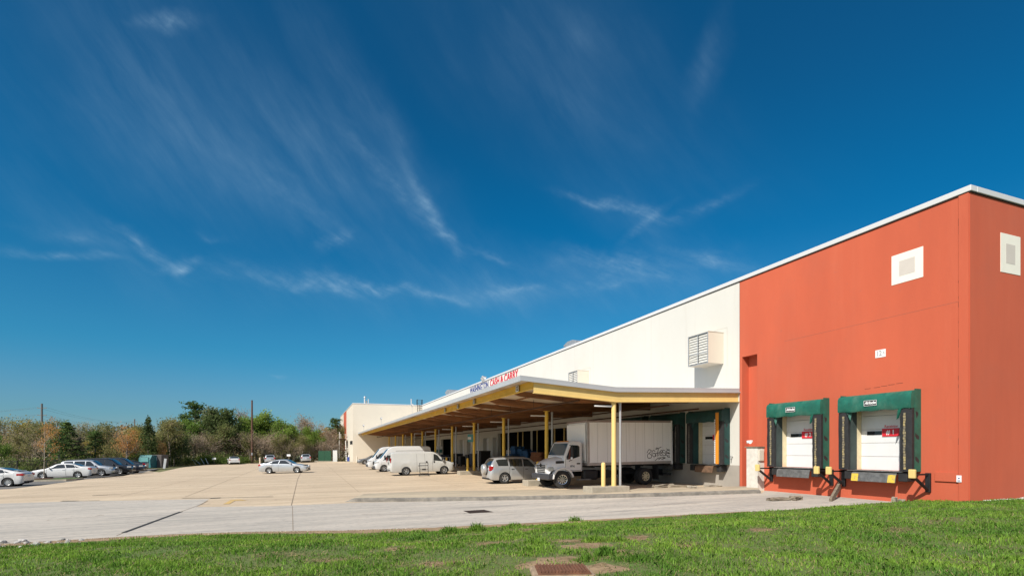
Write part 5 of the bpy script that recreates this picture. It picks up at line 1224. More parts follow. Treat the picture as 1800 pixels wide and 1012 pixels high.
for px, t, b, w, d, l in ((376.5, 804, 807.4, 6.5, 104, 'white sign board at the left, beside the white debris'), (478.5, 799, 802, 6, 104.5, 'white sign board above the pale car behind the silver sedan'), (507.5, 798, 801.3, 6.2, 105, 'white sign board just right of the silver sedan roof')): sign_post(px, t, b, w, d, l)
def far_things():
    p = atD(457, 103); e = wroot('post_marker', p, label='stubby cream post left of the silver sedan at the far edge', cat='post'); MB().cyl(p, p + Vector((0, 0, 1.15)), .16, n=10).build('post_shaft', mat('cream_post', (.62, .50, .38), .8), e)
    # green electrical cabinet and white enclosure
    p = atD(571, 112); e = wroot('electrical_cabinet', p, label='dark green electrical cabinet on a concrete pad by the wing', cat='cabinet'); Q = T(*p) @ RZ(-R(4)); gm = mat('cabinet_green', (.02, .085, .045), .5, var=.1)
    MB().box(-1.25, 1.25, -.8, .9, .15, 2.25).build('casing', gm, e, bevel=.03, M=Q); MB().box(-2.0, 1.7, -1.2, 1.2, -.2, .15).build('pad', M_conc, e, M=Q); MB().box(-.015, .015, -.812, -.801, .2, 2.2).build('door_seam', M_dark, e, M=Q)
    p = atD(589, 111); e = wroot('white_enclosure', p, label='tall narrow white enclosure between the green cabinet and the wing', cat='enclosure'); MB().box(-.42, .42, -.4, .4, -.1, 2.35).build('casing', M_door, e, bevel=.02, M=T(*p)); MB().box(-.46, .46, -.44, .44, 2.351, 2.42).build('cap', M_grey, e, M=T(*p))
    # dumpsters
    p = atD(262, 79); Q = T(*p) @ RZ(-TH - R(8)); e = wroot('dumpster', p, label='teal metal dumpster with a sloping front at the lot edge', cat='dumpster'); tm = mat('teal_metal', (.035, .17, .18), .55, var=.2, vscale=2)
    MB().prism([(-.8, .15), (.8, .15), (.95, 1.4), (.8, 1.95), (-.5, 2.05), (-.9, 1.4)], 'x', -1.0, 1.0).build('bin', tm, e, bevel=.03, M=Q)
    MB().box(-.7, .7, -.93, -.86, 1.0, 1.75).build('opening', M_trim, e, M=Q @ T(0, 0, 0)); MB().box(-.75, .75, -.96, -.935, 1.05, 1.72).build('door_panel', mat('pale_teal', (.10, .27, .27), .6), e, M=Q)
    p = atD(281, 80); Q = T(*p) @ RZ(-TH); e = wroot('dumpster', p, label='brown ribbed dumpster standing right of the teal one', cat='dumpster'); bmn = mat('brown_metal', (.10, .085, .08), .7, var=.2)
    MB().box(-.8, .8, -.8, .8, .1, 2.05).build('bin', bmn, e, bevel=.03, M=Q); mb = MB()
    for k in range(6): mb.box(-.75 + k * .28, -.69 + k * .28, -.83, -.801, .15, 2.0)
    mb.build('rib', bmn, e, M=Q); MB().box(-.12, .12, -.85, -.831, 1.25, 1.75).build('notice', M_wsign, e, M=Q)
    p = atD(288.5, 78); e = wroot('leaning_sheet', p, label='pale grey sheet leaning against the brown dumpster', cat='sheet'); MB().box(-.18, .18, -.03, .03, 0, 1.5).build('sheet', M_grey, e, M=T(*p) @ RZ(-TH) @ Matrix.Rotation(R(8), 4, 'Y'))
    q = random.Random(3)
    for k, (px, an) in enumerate(((344, 35), (352, 50), (359, 30), (366, 25))):
        p = atD(px, 103.5); o = MB().box(-.05, .05, -.04, .04, 0, 1.3).build('pale_plank', M_wsign, M=RZ(-TH) @ Matrix.Rotation(-R(an), 4, 'Y')); o.location = p; tag(o, 'pale plank tilted in the weeds at the far lot edge', 'plank', 'tilted planks at the far edge')
    # barrel, cone, bollards by the wing
    p = onG(613, 810.3); e = wroot('barrel', p, label='blue barrel at the foot of the access ladder', cat='barrel'); bl = mat('blue_plastic', (.02, .05, .25), .5)
    MB().lathe([(0, 0), (.3, 0), (.32, .3), (.3, .34), (.32, .6), (.3, .9), (0, .92)], 14, 'z', p).build('drum', bl, e, smooth=40); MB().lathe([(.12, .92), (.08, 1.3), (0, 1.32)], 10, 'z', p).build('pump', M_wsign, e)
    for px, l in ((620.5, 'orange traffic cone at the corner of the wing'), (623.2, 'second orange traffic cone, right at the wing corner')):
        p = onG(px, 811.3); e = wroot('traffic_cone', p, label=l, cat='cone'); om = mat('cone_orange', (.62, .12, .02), .6)
        MB().lathe([(.2, .03), (.05, 1.0), (0, 1.0)], 14, 'z', p).build('cone_body', om, e, smooth=50); MB().box(p.x - .25, p.x + .25, p.y - .25, p.y + .25, p.z, p.z + .03).build('base', M_black, e); MB().lathe([(.128, .48), (.1, .66)], 14, 'z', p).build('reflective_band', M_wsign, e)
    p = onG(627.3, 812); e = wroot('bollard', p, label='pale bollard beside the dark grey sedan at the wing', cat='bollard'); MB().lathe([(.13, 0), (.13, 1.1), (0, 1.2)], 12, 'z', p).build('bollard_post', M_cream, e, smooth=40)
    # white roof glimpsed through the trees at the far left
    p = atD(14, 135); e = wroot('far_building', p, label='low white building glimpsed through the trees at far left', cat='building'); Q = T(p.x, p.y, p.z) @ RZ(-TH)
    MB().box(-4, 5, 0, 6, 0, 1.9).build('wall', M_cream, e, M=Q); MB().box(-4.4, 5.4, -.4, 6.4, 1.9, 2.9).build('roof', M_cop, e, M=Q)
far_things()
MESHR = .011
def fence():
    pts = [atD(*p) for p in ((-60, 61), (0, 61), (45, 62), (88, 64), (140, 70), (200, 80), (250, 90), (300, 95), (322, 98))]
    e = wroot('chain_link_fence', pts[1], label='black chain link fence along the left edge of the lot', cat='fence')
    L = [0]
    for a, b in zip(pts[:-1], pts[1:]): L.append(L[-1] + (b - a).length)
    def at(s):
        for i in range(len(pts) - 1):
            if s <= L[i + 1] or i == len(pts) - 2: return pts[i].lerp(pts[i + 1], min(1, (s - L[i]) / (L[i + 1] - L[i])))
    n = int(L[-1] / 2.6); H = 1.65; fm = mat('black_fence_coat', (.012, .012, .013), .6)
    for k in range(n):
        a, b = at(L[-1] * k / n), at(L[-1] * (k + 1) / n); up = Vector((0, 0, H))
        MB().cyl(a, a + up * 1.02, .055, n=6).build('post', fm, e)
        mb = MB(); mb.cyl(a + up, b + up, .025, n=5); mb.cyl(a + up * .03, b + up * .03, .012, n=4)
        for j in range(18):
            t = j / 18; u = (t + .42) 
            mb.cyl(a.lerp(b, t), a.lerp(b, min(u, 1)) + up * min(1, (1 - t) / .42), MESHR, n=3, cap=False); mb.cyl(a.lerp(b, t) + up, a.lerp(b, min(u, 1)) + up * (1 - min(1, (1 - t) / .42)), MESHR, n=3, cap=False)
        mb.build('mesh_panel', fm, e)
fence()
# island with young tree
isl = [(-24.6, 57.3), (-19.9, 56.9), (-19.4, 57.5), (-19.5, 59.5), (-20.2, 60.1), (-24.6, 60.1)]
def island():
    mb = MB(); n = len(isl); c = Vector((sum(p[0] for p in isl) / n, sum(p[1] for p in isl) / n))
    mb.v = [(x, y, G(x, y) - .1) for x, y in isl] + [(x, y, G(x, y) + .15) for x, y in isl] + [(lerp(x, c.x, .07), lerp(y, c.y, .07), G(x, y) + .15) for x, y in isl]
    for i in range(n):
        j = (i + 1) % n; mb.face((i, j, n + j, n + i)); mb.face((n + i, n + j, 2 * n + j, 2 * n + i))
    o = mb.build('island_kerb', M_conc); tag(o, 'concrete kerb around the small planted island', 'kerb', kind='structure')
    mb = MB(); mb.poly([(lerp(x, c.x, .06), lerp(y, c.y, .06), G(x, y) + .16) for x, y in isl]); tag(mb.build('island_lawn', mat('island_grass', (.09, .15, .03), .95, var=.4, vscale=4, bump=.6, bscale=20)), 'grass on the small planted island', 'lawn', kind='structure')
    mb = MB(); mb.lathe([(.75, 0), (.55, .09), (0, .12)], 18, 'z', (-22.0, 58.4, G(-22, 58.4) + .16)); o = mb.build('mulch_ring', mat('brown_mulch', (.085, .04, .022), .95, var=.5, vscale=12, bump=.8), smooth=True); tag(o, 'ring of brown mulch around the thin young tree', 'mulch', kind='stuff')
island()
# ------------------------------------------------------------------ trees
def leafmat(n, c, c2=None, isl=.35): k = 1.3; c = tuple(q * k for q in c); c2 = tuple(q * k for q in c2); return mat(n, c, .75, var=.3, vscale=.9, col2=c2, island=isl, objvar=.18, trans=.5, spec=.2)
LM = {'fresh': leafmat('fresh_green_leaf', (.20, .28, .05), (.12, .18, .035)), 'olive': leafmat('olive_leaf', (.22, .21, .08), (.15, .15, .055)), 'pine': leafmat('pine_needle', (.12, .18, .05), (.065, .10, .032)),
      'cedar': leafmat('cedar_needle', (.10, .13, .04), (.06, .08, .026)), 'orange': leafmat('orange_bud', (.50, .25, .08), (.38, .19, .08)), 'rust': leafmat('rust_bud', (.36, .17, .08), (.26, .13, .07)),
      'grey': leafmat('pale_blossom', (.33, .32, .19), (.22, .22, .12)), 'dark': leafmat('dark_leaf', (.12, .15, .05), (.075, .10, .035)), 'yellow': leafmat('yellow_leaf', (.32, .27, .06), (.22, .19, .05)), 'brown': leafmat('brown_twig_bud', (.36, .27, .18), (.26, .19, .13)), 'bush': leafmat('bush_leaf', (.15, .21, .045), (.09, .13, .03))}
M_bark = mat('grey_bark', (.30, .25, .20), .95, var=.4, vscale=3, objvar=.15); M_twig = mat('twig_bark', (.42, .33, .25), .95, var=.3, vscale=2, objvar=.2); M_pale = mat('pale_bark', (.36, .31, .25), .9, var=.3, vscale=4)
def grow(rg, p, d, L, r, lev, mx, segs, tips, kids, spread, up, ratio=.62):
    n = 4 if lev == 0 else 3; step = L / n
    for i in range(n):
        d = (d + Vector((rg.gauss(0, 1), rg.gauss(0, 1), rg.gauss(0, 1))) * (.06 if lev == 0 else .16) + Vector((0, 0, up * .12))).normalized()
        r1 = r * (1 - .16 - .08 * lev); q = p + d * step; segs.append((p, q, r, r1, lev)); p, r = q, r1
        if lev < mx and (lev > 0 or i >= 1):
            for _ in range(kids[lev]):
                ax = Vector((rg.gauss(0, 1), rg.gauss(0, 1), rg.gauss(0, 1))); ax = (ax - d * ax.dot(d))
                if ax.length < 1e-4: continue
                ax.normalize(); an = spread * rg.uniform(.7, 1.25); nd = (d * math.cos(an) + ax * math.sin(an)).normalized()
                grow(rg, p - d * step * rg.random() * .8, nd, L * ratio * rg.uniform(.7, 1.1) * (1 - .1 * i), r * .62, lev + 1, mx, segs, tips, kids, spread, up, ratio)
    tips.append((p, d, lev))
def wood(segs, levs, name, m, parent, minr=.0):
    mb = MB()
    for a, b, r0, r1, lv in segs:
        if lv in levs: mb.cyl(a, b, max(r0, minr), max(r1, minr * .8), n=6 if lv == 0 else (4 if lv == 1 else 3), cap=False)
    return mb.build(name, m, parent, smooth=True, fix=False) if mb.v else None
def cards(C, size, rs, squash=1.0, n=None):
    N = len(C); a = rs.normal(size=(N, 3)); a /= np.linalg.norm(a, axis=1)[:, None]; b = rs.normal(size=(N, 3)); b -= (b * a).sum(1)[:, None] * a; b /= np.linalg.norm(b, axis=1)[:, None]
    s = size * rs.uniform(.6, 1.35, (N, 1)); a = a * s; b = b * s * rs.uniform(.45, .8, (N, 1)); a[:, 2] *= squash
    V = np.stack([C - a, C - b * .9, C + a, C + b], 1); return V.reshape(-1, 3)
def leafcloud(pts, per, rad, rs, flat=.8):
    P = np.array([tuple(p) for p in pts]); C = np.repeat(P, per, 0); o = rs.normal(size=C.shape) * rad; o[:, 2] *= flat; return C + o
PROTO = {}
def proto(kind, seed):
    rg = random.Random(seed); rs = np.random.RandomState(seed); H = 10.0; segs = []; tips = []
    e = bpy.data.objects.new('tree', None); COL.objects.link(e); e.empty_display_size = .3; PROTO.setdefault(kind, []).append([e, False]); e['h'] = H
    def leafy(lm, per, rad, size, mx=3, kids=(3, 2, 2), spread=.75, up=.4, trunkL=.62, flat=.8, twigs=True, ratio=.6):
        grow(rg, Vector((0, 0, -.1)), Vector((0, 0, 1)), H * trunkL, .17, 0, mx, segs, tips, kids, spread, up, ratio)
        zmax = max(t[0].z for t in tips); k = H / zmax
        sg = [(a * k, b * k, r0, r1, lv) for a, b, r0, r1, lv in segs]; tp = [t[0] * k for t in tips if t[0].z * k > H * .14]
        wood(sg, (0, 1) if twigs else (0, 1, 2), 'trunk', M_bark, e)
        if twigs: wood(sg, (2, 3), 'branch', M_twig, e, .012)
        C = leafcloud(tp, per, rad, rs, flat); np_mesh('crown', cards(C, size, rs), 4, LM[lm], e)
    if kind == 'fresh': leafy('fresh', 13, .5, .17)
    elif kind == 'olive': leafy('olive', 10, .5, .15)
    elif kind == 'dark': leafy('dark', 16, .52, .2)
    elif kind == 'yellow': leafy('yellow', 11, .5, .14)
    elif kind == 'grey': leafy('grey', 9, .42, .11, up=.7)
    elif kind == 'orange': leafy('orange', 6, .34, .11, up=.6, trunkL=.6)
    elif kind == 'rust': leafy('rust', 6, .42, .12, up=.5)
    elif kind in ('bare', 'bare_bush'):
        if kind == 'bare': grow(rg, Vector((0, 0, -.1)), Vector((0, 0, 1)), H * .66, .15, 0, 3, segs, tips, (3, 3, 2), .62, .7, .6)
        else:
            for k in range(7):
                an = k * .9; grow(rg, Vector((.3 * math.cos(an), .3 * math.sin(an), -.1)), Vector((math.cos(an) * .55, math.sin(an) * .55, 1)).normalized(), H * .55, .09, 0, 2, segs, tips, (3, 3, 2), .7, .4, .62)
        zmax = max(t[0].z for t in tips); k = H / zmax; sg = [(a * k, b * k, r0, r1, lv) for a, b, r0, r1, lv in segs]
        wood(sg, (0, 1), 'trunk', M_bark, e); wood(sg, (2, 3), 'crown', M_twig, e, .016)
        C = leafcloud([t[0] * k for t in tips if t[0].z * k > H * .2], 3, .35, rs); np_mesh('bud', cards(C, .10, rs), 4, LM['brown'], e)
    elif kind == 'pine':
        sg = [(Vector((0, 0, -.1)), Vector((.1, 0, 4)), .2, .16, 0), (Vector((.1, 0, 4)), Vector((0, .1, 9.6)), .16, .04, 0)]; P = []
        for k in range(46):
            z = rg.uniform(2.2, 9.6); an = rg.uniform(0, 6.28); L = (.7 + 1.6 * (1 - (z / 10.5)) ** .7) * rg.uniform(.6, 1.15); d = Vector((math.cos(an), math.sin(an), rg.uniform(.05, .5))); a = Vector((0, 0, z)); b = a + d * L
            sg.append((a, b, .05, .02, 1))
            for t in np.linspace(.45, 1, 5): P.append(a + d * L * t + Vector((rg.gauss(0, .2), rg.gauss(0, .2), rg.gauss(.1, .12))))
        P.append(Vector((0, .1, 9.8))); wood(sg, (0, 1), 'trunk', M_bark, e); np_mesh('crown', cards(leafcloud(P, 12, .24, rs, .5), .16, rs, .7), 4, LM['pine'], e)
    elif kind == 'conifer':
        sg = [(Vector((0, 0, -.1)), Vector((0, 0, 9.9)), .18, .03, 0)]; P = []
        for k in range(26):
            z = .8 + 8.9 * k / 26
            for j in range(5):
                an = rg.uniform(0, 6.28); L = (10.3 - z) * .36 * rg.uniform(.7, 1.2); d = Vector((math.cos(an), math.sin(an), .12)); a = Vector((0, 0, z)); sg.append((a, a + d * L, .035, .012, 1))
                for t in np.linspace(.3, 1, 5): P.append(a + d * L * t - Vector((0, 0, .12 * t)))
        P.append(Vector((0, 0, 9.9))); wood(sg, (0, 1), 'trunk', M_bark, e); np_mesh('crown', cards(leafcloud(P, 8, .16, rs, .5), .17, rs, .45), 4, LM['pine'], e)
    elif kind == 'cedar':
        sg = [(Vector((0, 0, -.1)), Vector((0, 0, 9.6)), .17, .03, 0)]; P = []
        for k in range(230):
            z = rg.uniform(.5, 9.7); an = rg.uniform(0, 6.28); L = 1.75 * math.sin(min(1, (10.1 - z) / 7.5) * 1.57) * math.sqrt(rg.random()) ; P.append(Vector((math.cos(an) * L, math.sin(an) * L, z)))
        P.append(Vector((0, 0, 9.85))); wood(sg, (0,), 'trunk', M_bark, e); np_mesh('crown', cards(leafcloud(P, 13, .2, rs, 1.3), .16, rs, 1.2), 4, LM['cedar'], e)
    elif kind == 'bush':
        P = [Vector((rg.gauss(0, 2.4), rg.gauss(0, 2.0), abs(rg.gauss(0, 1)) * 3.6 + .4)) for _ in range(170)]; sg = [(Vector((rg.gauss(0, .3), rg.gauss(0, .3), -.1)), p, .06, .02, 1) for p in P[:60]]
        wood(sg, (1,), 'stem', M_twig, e); np_mesh('foliage', cards(leafcloud(P, 12, .7, rs, .8), .34, rs), 4, LM['bush'], e)
    elif kind == 'young':
        grow(rg, Vector((0, 0, -.1)), Vector((0, 0, 1)), H * .9, .10, 0, 2, segs, tips, (2, 2, 1), .68, .5, .42)
        zmax = max(t[0].z for t in tips); k = H / zmax; sg = [(a * k, b * k, r0, r1, lv) for a, b, r0, r1, lv in segs]; wood(sg, (0,), 'trunk', M_pale, e); wood(sg, (1, 2), 'branch', M_pale, e, .02)
        C = leafcloud([t[0] * k for t in tips], 26, .42, rs); np_mesh('crown', cards(C, .11, rs), 4, LM['orange'], e)
for kd, n in (('fresh', 3), ('olive', 2), ('dark', 2), ('yellow', 1), ('grey', 2), ('orange', 2), ('rust', 1), ('bare', 3), ('bare_bush', 2), ('pine', 3), ('conifer', 2), ('cedar', 2), ('bush', 3), ('young', 1)):
    for k in range(n): proto(kd, 100 + 7 * k + sum(map(ord, kd)))
KN = {'fresh': ('leafy_tree', 'fresh green leafy tree', 'tree'), 'olive': ('leafy_tree', 'olive green leafy tree', 'tree'), 'dark': ('leafy_tree', 'dark green broad tree', 'tree'), 'yellow': ('leafy_tree', 'yellow green tree', 'tree'), 'grey': ('blossom_tree', 'pale blossoming tree', 'tree'), 'orange': ('budding_tree', 'orange budding tree', 'tree'), 'rust': ('budding_tree', 'rust red budding tree', 'tree'), 'bare': ('bare_tree', 'bare grey brown tree', 'tree'), 'bare_bush': ('bare_shrub', 'bare brown many stemmed shrub', 'shrub'), 'pine': ('pine_tree', 'dark green pine', 'tree'), 'conifer': ('pine_tree', 'layered young conifer', 'tree'), 'cedar': ('cedar_tree', 'narrow dark cedar', 'tree'), 'bush': ('bush', 'green bush', 'bush'), 'young': ('young_tree', 'thin young tree', 'tree')}
NTH = {}; trng = random.Random(21)
ORD = ['first', 'second', 'third', 'fourth', 'fifth', 'sixth', 'seventh', 'eighth', 'ninth', 'tenth', 'eleventh', 'twelfth', 'thirteenth', 'fourteenth', 'fifteenth', 'sixteenth', 'seventeenth', 'eighteenth', 'nineteenth', 'twentieth']
def tree(px, d, top, kind, wide=1.0, label=None, var=None, pos=None):
    p = atD(px, d) if pos is None else pos; z1 = CZ + (HY - top) / F * d; h = z1 - p.z; L = PROTO[kind]; i = (trng.randrange(len(L)) if var is None else var) % len(L)
    e, used = L[i]
    o = e if not used else copy_tree(e); L[i][1] = True; o.name = KN[kind][0]
    o.location = p; k = h / 10; o.scale = (k * wide, k * wide, k); o.rotation_euler = (0, 0, trng.uniform(0, 6.28))
    if 'h' in o: del o['h']
    tag(o, label, KN[kind][2], 'plants behind the lot'); o['_k'] = kind; o['_x'] = px
    return o
TL = []
def t(*a, **k): TL.append(tree(*a, **k))
# front and middle rows, left to right (photo x, distance, photo y of the top)
for a in ((-30, 90, 735, 'olive'), (8, 98, 731, 'bare'), (22, 104, 735, 'yellow'), (-8, 72, 768, 'fresh'), (30, 76, 765, 'olive'), (58, 100, 738, 'bare'), (52, 84, 752, 'bare_bush'), (66, 92, 743, 'olive'), (92, 100, 740, 'olive'),
          (116, 80, 737, 'conifer', 1.5), (104, 76, 756, 'pine', 1.2), (140, 96, 744, 'grey'), (138, 82, 762, 'bare'), (155, 98, 742, 'bare'), (168, 84, 757, 'pine', 1.2), (183, 88, 744, 'olive'), (176, 92, 758, 'yellow'), (205, 84, 770, 'olive'), (196, 94, 750, 'bare'),
          (240, 92, 752, 'yellow'), (247, 100, 748, 'olive'), (260.5, 86, 733, 'cedar', .95), (272, 90, 765, 'olive'), (290, 98, 740, 'olive'), (300, 94, 736, 'olive'), (312, 98, 748, 'dark'), (325, 112, 728, 'pine', 1.1),
          (342, 116, 707, 'pine', 1.15), (330, 110, 740, 'fresh'), (318, 104, 745, 'pine'), (366, 114, 716, 'grey', 1.0), (378, 118, 728, 'grey', .9), (352, 108, 752, 'bare_bush', 1.1), (340, 106, 765, 'grey', 1.1), (370, 108, 758, 'bare_bush', 1.0), (402, 113, 719, 'dark', 1.1), (412, 110, 745, 'dark', 1.0), (392, 109, 748, 'olive'), (425, 122, 716, 'bare', .9),
          (432, 116, 735, 'fresh'), (450, 118, 732, 'fresh', 1.0), (466, 120, 727, 'fresh', 1.1), (456, 111, 752, 'bare_bush', 1.3), (478, 112, 755, 'bare_bush', 1.3), (440, 110, 760, 'olive', 1.1), (496, 113, 738, 'fresh', .9), (504, 118, 744, 'dark'), (520, 115, 750, 'fresh', .8), (532, 128, 726, 'bare', 1.1), (545, 126, 735, 'bare', 1.0), (541, 116, 752, 'fresh', .8), (529, 112, 765, 'olive'),
          (560, 130, 742, 'orange', 1.1), (556, 120, 757, 'fresh'), (575, 124, 752, 'bare', 1.1), (590, 126, 735, 'pine', 1.1), (588, 120, 755, 'bare', 1.2), (602, 128, 745, 'bare', 1.1), (610, 122, 750, 'olive'), (566, 118, 772, 'bare_bush', 1.3), (598, 118, 768, 'bare_bush', 1.2), (548, 116, 775, 'bare_bush', 1.2), (512, 111, 772, 'bare_bush', 1.2), (496, 110, 764, 'olive'), (412, 112, 770, 'bare_bush', 1), (286, 92, 768, 'cedar', 1.3), (306, 95, 765, 'cedar', 1.4)): t(*a)
for a in ((350, 104.5, 797, 'bush'), (362, 105, 793, 'bush'), (385, 106, 792, 'bush'), (398, 106, 798, 'bush'), (425, 107, 796, 'bush'), (434, 107.5, 799, 'bush'), (310, 98, 800, 'bush'), (330, 102, 798, 'bush'), (60, 70, 802, 'bush'), (20, 69, 800, 'bush'), (44, 66, 812, 'bush'), (8, 66, 810, 'bush'), (150, 78, 795, 'bush'), (192, 84, 793, 'bush'), (120, 74, 798, 'bush'), (230, 90, 792, 'bush'), (96, 72, 800, 'bush'), (-20, 66, 806, 'bush')): t(*a, wide=1.15)
t(222, 77.5, 744, 'orange', 1.0, label='bright orange budding tree with a pale trunk beside the dark sedan')
t(285, 88, 768, 'orange', .8, label='small orange budding tree standing behind the brown dumpster')
t(82, 0, 735, 'young', 1.15, label='thin young tree with pale trunk in front of the white sedan', pos=Vector((-22.0, 58.4, G(-22, 58.4) + .2)))
TL[-1].scale = ((CZ + (HY - 735) / F * 46.3 - TL[-1].location.z) / 10 * .78,) * 2 + ((CZ + (HY - 735) / F * 46.3 - TL[-1].location.z) / 10,)
cnt = {}
for o in sorted(TL, key=lambda q: q['_x']):
    k = o['_k']; cnt[k] = cnt.get(k, 0) + 1
    if 'label' not in o: o['label'] = KN[k][1] + ' behind the lot, ' + ORD[min(cnt[k], 20) - 1] + ' of its kind from the left'
    del o['_k']; del o['_x']
for kd in PROTO:
    for e, used in PROTO[kd]:
        if not used:
            for c in children(e): bpy.data.objects.remove(c)
            bpy.data.objects.remove(e)
def woodland():
    rs = np.random.RandomState(9); rg = random.Random(9); V = []; mb = MB()
    for k in range(150):
        px = rg.uniform(-120, 640); d = rg.uniform(128, 165) if px > 300 else rg.uniform(105, 150); p = atD(px, d); top = 757 + 9 * math.sin(px * .05) + rg.uniform(-7, 12); z1 = CZ + (HY - top) / F * d; h = z1 - p.z
        n = 420; u = rs.normal(size=(n, 3)); u /= np.linalg.norm(u, axis=1)[:, None]; rr = rs.uniform(.35, 1.05, (n, 1)); C = u * rr * np.array([h * .34, h * .34, h * .48]) + np.array([p.x, p.y, p.z + h * .52]); V.append(cards(C, .36, rs))
        for j in range(5): mb.cyl((p.x + rg.gauss(0, .6), p.y + rg.gauss(0, .6), p.z), (p.x + rg.gauss(0, 1.6), p.y + rg.gauss(0, 1.6), z1 - rg.uniform(0, 2)), .09, .03, 3, False)
    o = np_mesh('far_wood', np.concatenate(V), 4, mat('mixed_wood_leaf', (.30, .235, .13), .8, vscale=.12, col2=(.16, .18, .07), island=.4, trans=.4, lo=.42, hi=.58)); tag(o, 'mixed brown and green wood filling the gaps behind the trees', 'wood', kind='stuff')
    # weeds and brush along the lot edge
    V = []
    for k in range(330):
        px = rg.uniform(-80, 606); e_ = float(np.interp(px, [-80, 0, 90, 140, 200, 250, 300, 322, 359, 438, 527, 606], [66, 66, 67, 74, 86, 94, 97, 100, 105, 109, 111, 114])); d = e_ + rg.uniform(.6, 7); p = atD(px, d); h = rg.uniform(.35, 1.7) if 0 < px < 430 else rg.uniform(.2, 1.1)
        n = 70; C = rs.normal(size=(n, 3)) * np.array([.8, .8, h * .35]) + np.array([p.x, p.y, p.z + h * .45]); V.append(cards(C, .17, rs))
    o = np_mesh('roadside_weeds', np.concatenate(V), 4, mat('weed_leaf', (.15, .17, .045), .8, vscale=.25, col2=(.15, .11, .06), island=.4, trans=.2, lo=.4, hi=.6)); tag(o, 'weeds and low brush along the far edge of the lot', 'weeds', kind='stuff')
woodland()
# ------------------------------------------------------------------ lawn
EX = np.array([p.x for p in LANE_E]); EY = np.array([p.y for p in LANE_E])
def edge(x): return np.interp(x, EX, EY)
def hsh(x, y, s=1.0):
    return (np.sin(x * 1.3 * s + 1.7) * np.cos(y * 1.7 * s + .6) + .6 * np.sin(x * 2.9 * s + y * 2.3 * s) + .4 * np.sin(x * 5.3 * s - y * 4.1 * s + 2)) / 2.0
Gv = np.vectorize(G)
def lawn_z(x, y):
    dist = np.maximum(edge(x) - y, 0); t = np.clip(dist / 6.5, 0, 1); s = t * t * (3 - 2 * t)
    z = Gv(x, y) + .015 + .50 * s + .05 * hsh(x, y) * np.clip(dist / 1.2, 0, 1) * .8
    near = np.exp(-((x - 20.5) ** 2 + (y - 11.3) ** 2) / 18) * .12
    hole = np.exp(-(((x - DR.x) / .75) ** 2 + ((y - DR.y) / .6) ** 2) ** 2) * .03
    return z + near - hole
def onLawn(px, py):
    d = pix_dir(px, py); t = 6.0
    for _ in range(60): t = (float(lawn_z(np.array([d.x * t]), np.array([d.y * t]))[0]) - CZ) / d.z
    return Vector((d.x * t, d.y * t, CZ + d.z * t))
DR = Vector((99, 99, 0)); DR = onLawn(988, 1004)
def build_lawn():
    xs = np.arange(-22, 44, .25); ys = np.linspace(0, 1, 70) ** 1.15; mb = MB(); P = []
    for x in xs:
        top = float(edge(x)) - .02 if x < XW else YC + .3
        yy = top - ys[::-1] * (top + 8); z = lawn_z(np.full_like(yy, x), yy); z[-1] -= .03; P.append([(x, y, zz) for y, zz in zip(yy, z)])
    mb.grid(P); o = mb.build('lawn', M_turf, smooth=True); tag(o, 'sloping green lawn in the foreground', 'lawn', kind='structure')
    # bare verge of soil between lawn and lane
    mb = MB(); P = []; q = random.Random(8)
    for x in np.arange(-20, 14, .15):
        w = float(np.interp(x, [-20, -9, -7, -4, 0, 3, 6, 9, 12, 14], [.3, .5, .8, .42, .6, .75, .55, .35, .2, .1])) * q.uniform(.75, 1.2); e_ = float(edge(x)); P.append([(x, e_ + .05 + q.uniform(-.03, .03), G(x, e_) + .018), (x, e_ - w * .5, float(lawn_z(np.array([x]), np.array([e_ - w * .5]))[0]) + .015), (x, e_ - w, float(lawn_z(np.array([x]), np.array([e_ - w]))[0]) + .004)])
    mb.grid(P); tag(mb.build('soil_verge', M_soil, smooth=True), 'bare tan soil along the lane edge', 'soil', kind='structure')
build_lawn()
BARE = [(onLawn(px, py), rx * 1.35, ry * 1.35) for px, py, rx, ry in ((1000, 950, .35, .2), (720, 955, .3, .12), (1120, 945, .3, .2), (1210, 958, .25, .15), (1340, 930, .3, .2), (1035, 958, .5, .35), (1085, 972, .35, .22), (835, 940, .45, .2), (860, 955, .35, .2), (585, 985, .28, .1), (770, 990, .35, .14), (930, 930, .6, .22), (905, 935, .4, .25), (985, 985, .75, .3), (1050, 1000, .5, .3), (1160, 920, .4, .3), (700, 963, .3, .15), (1660, 915, .4, .15), (1580, 930, .3, .15), (480, 975, .4, .15))]
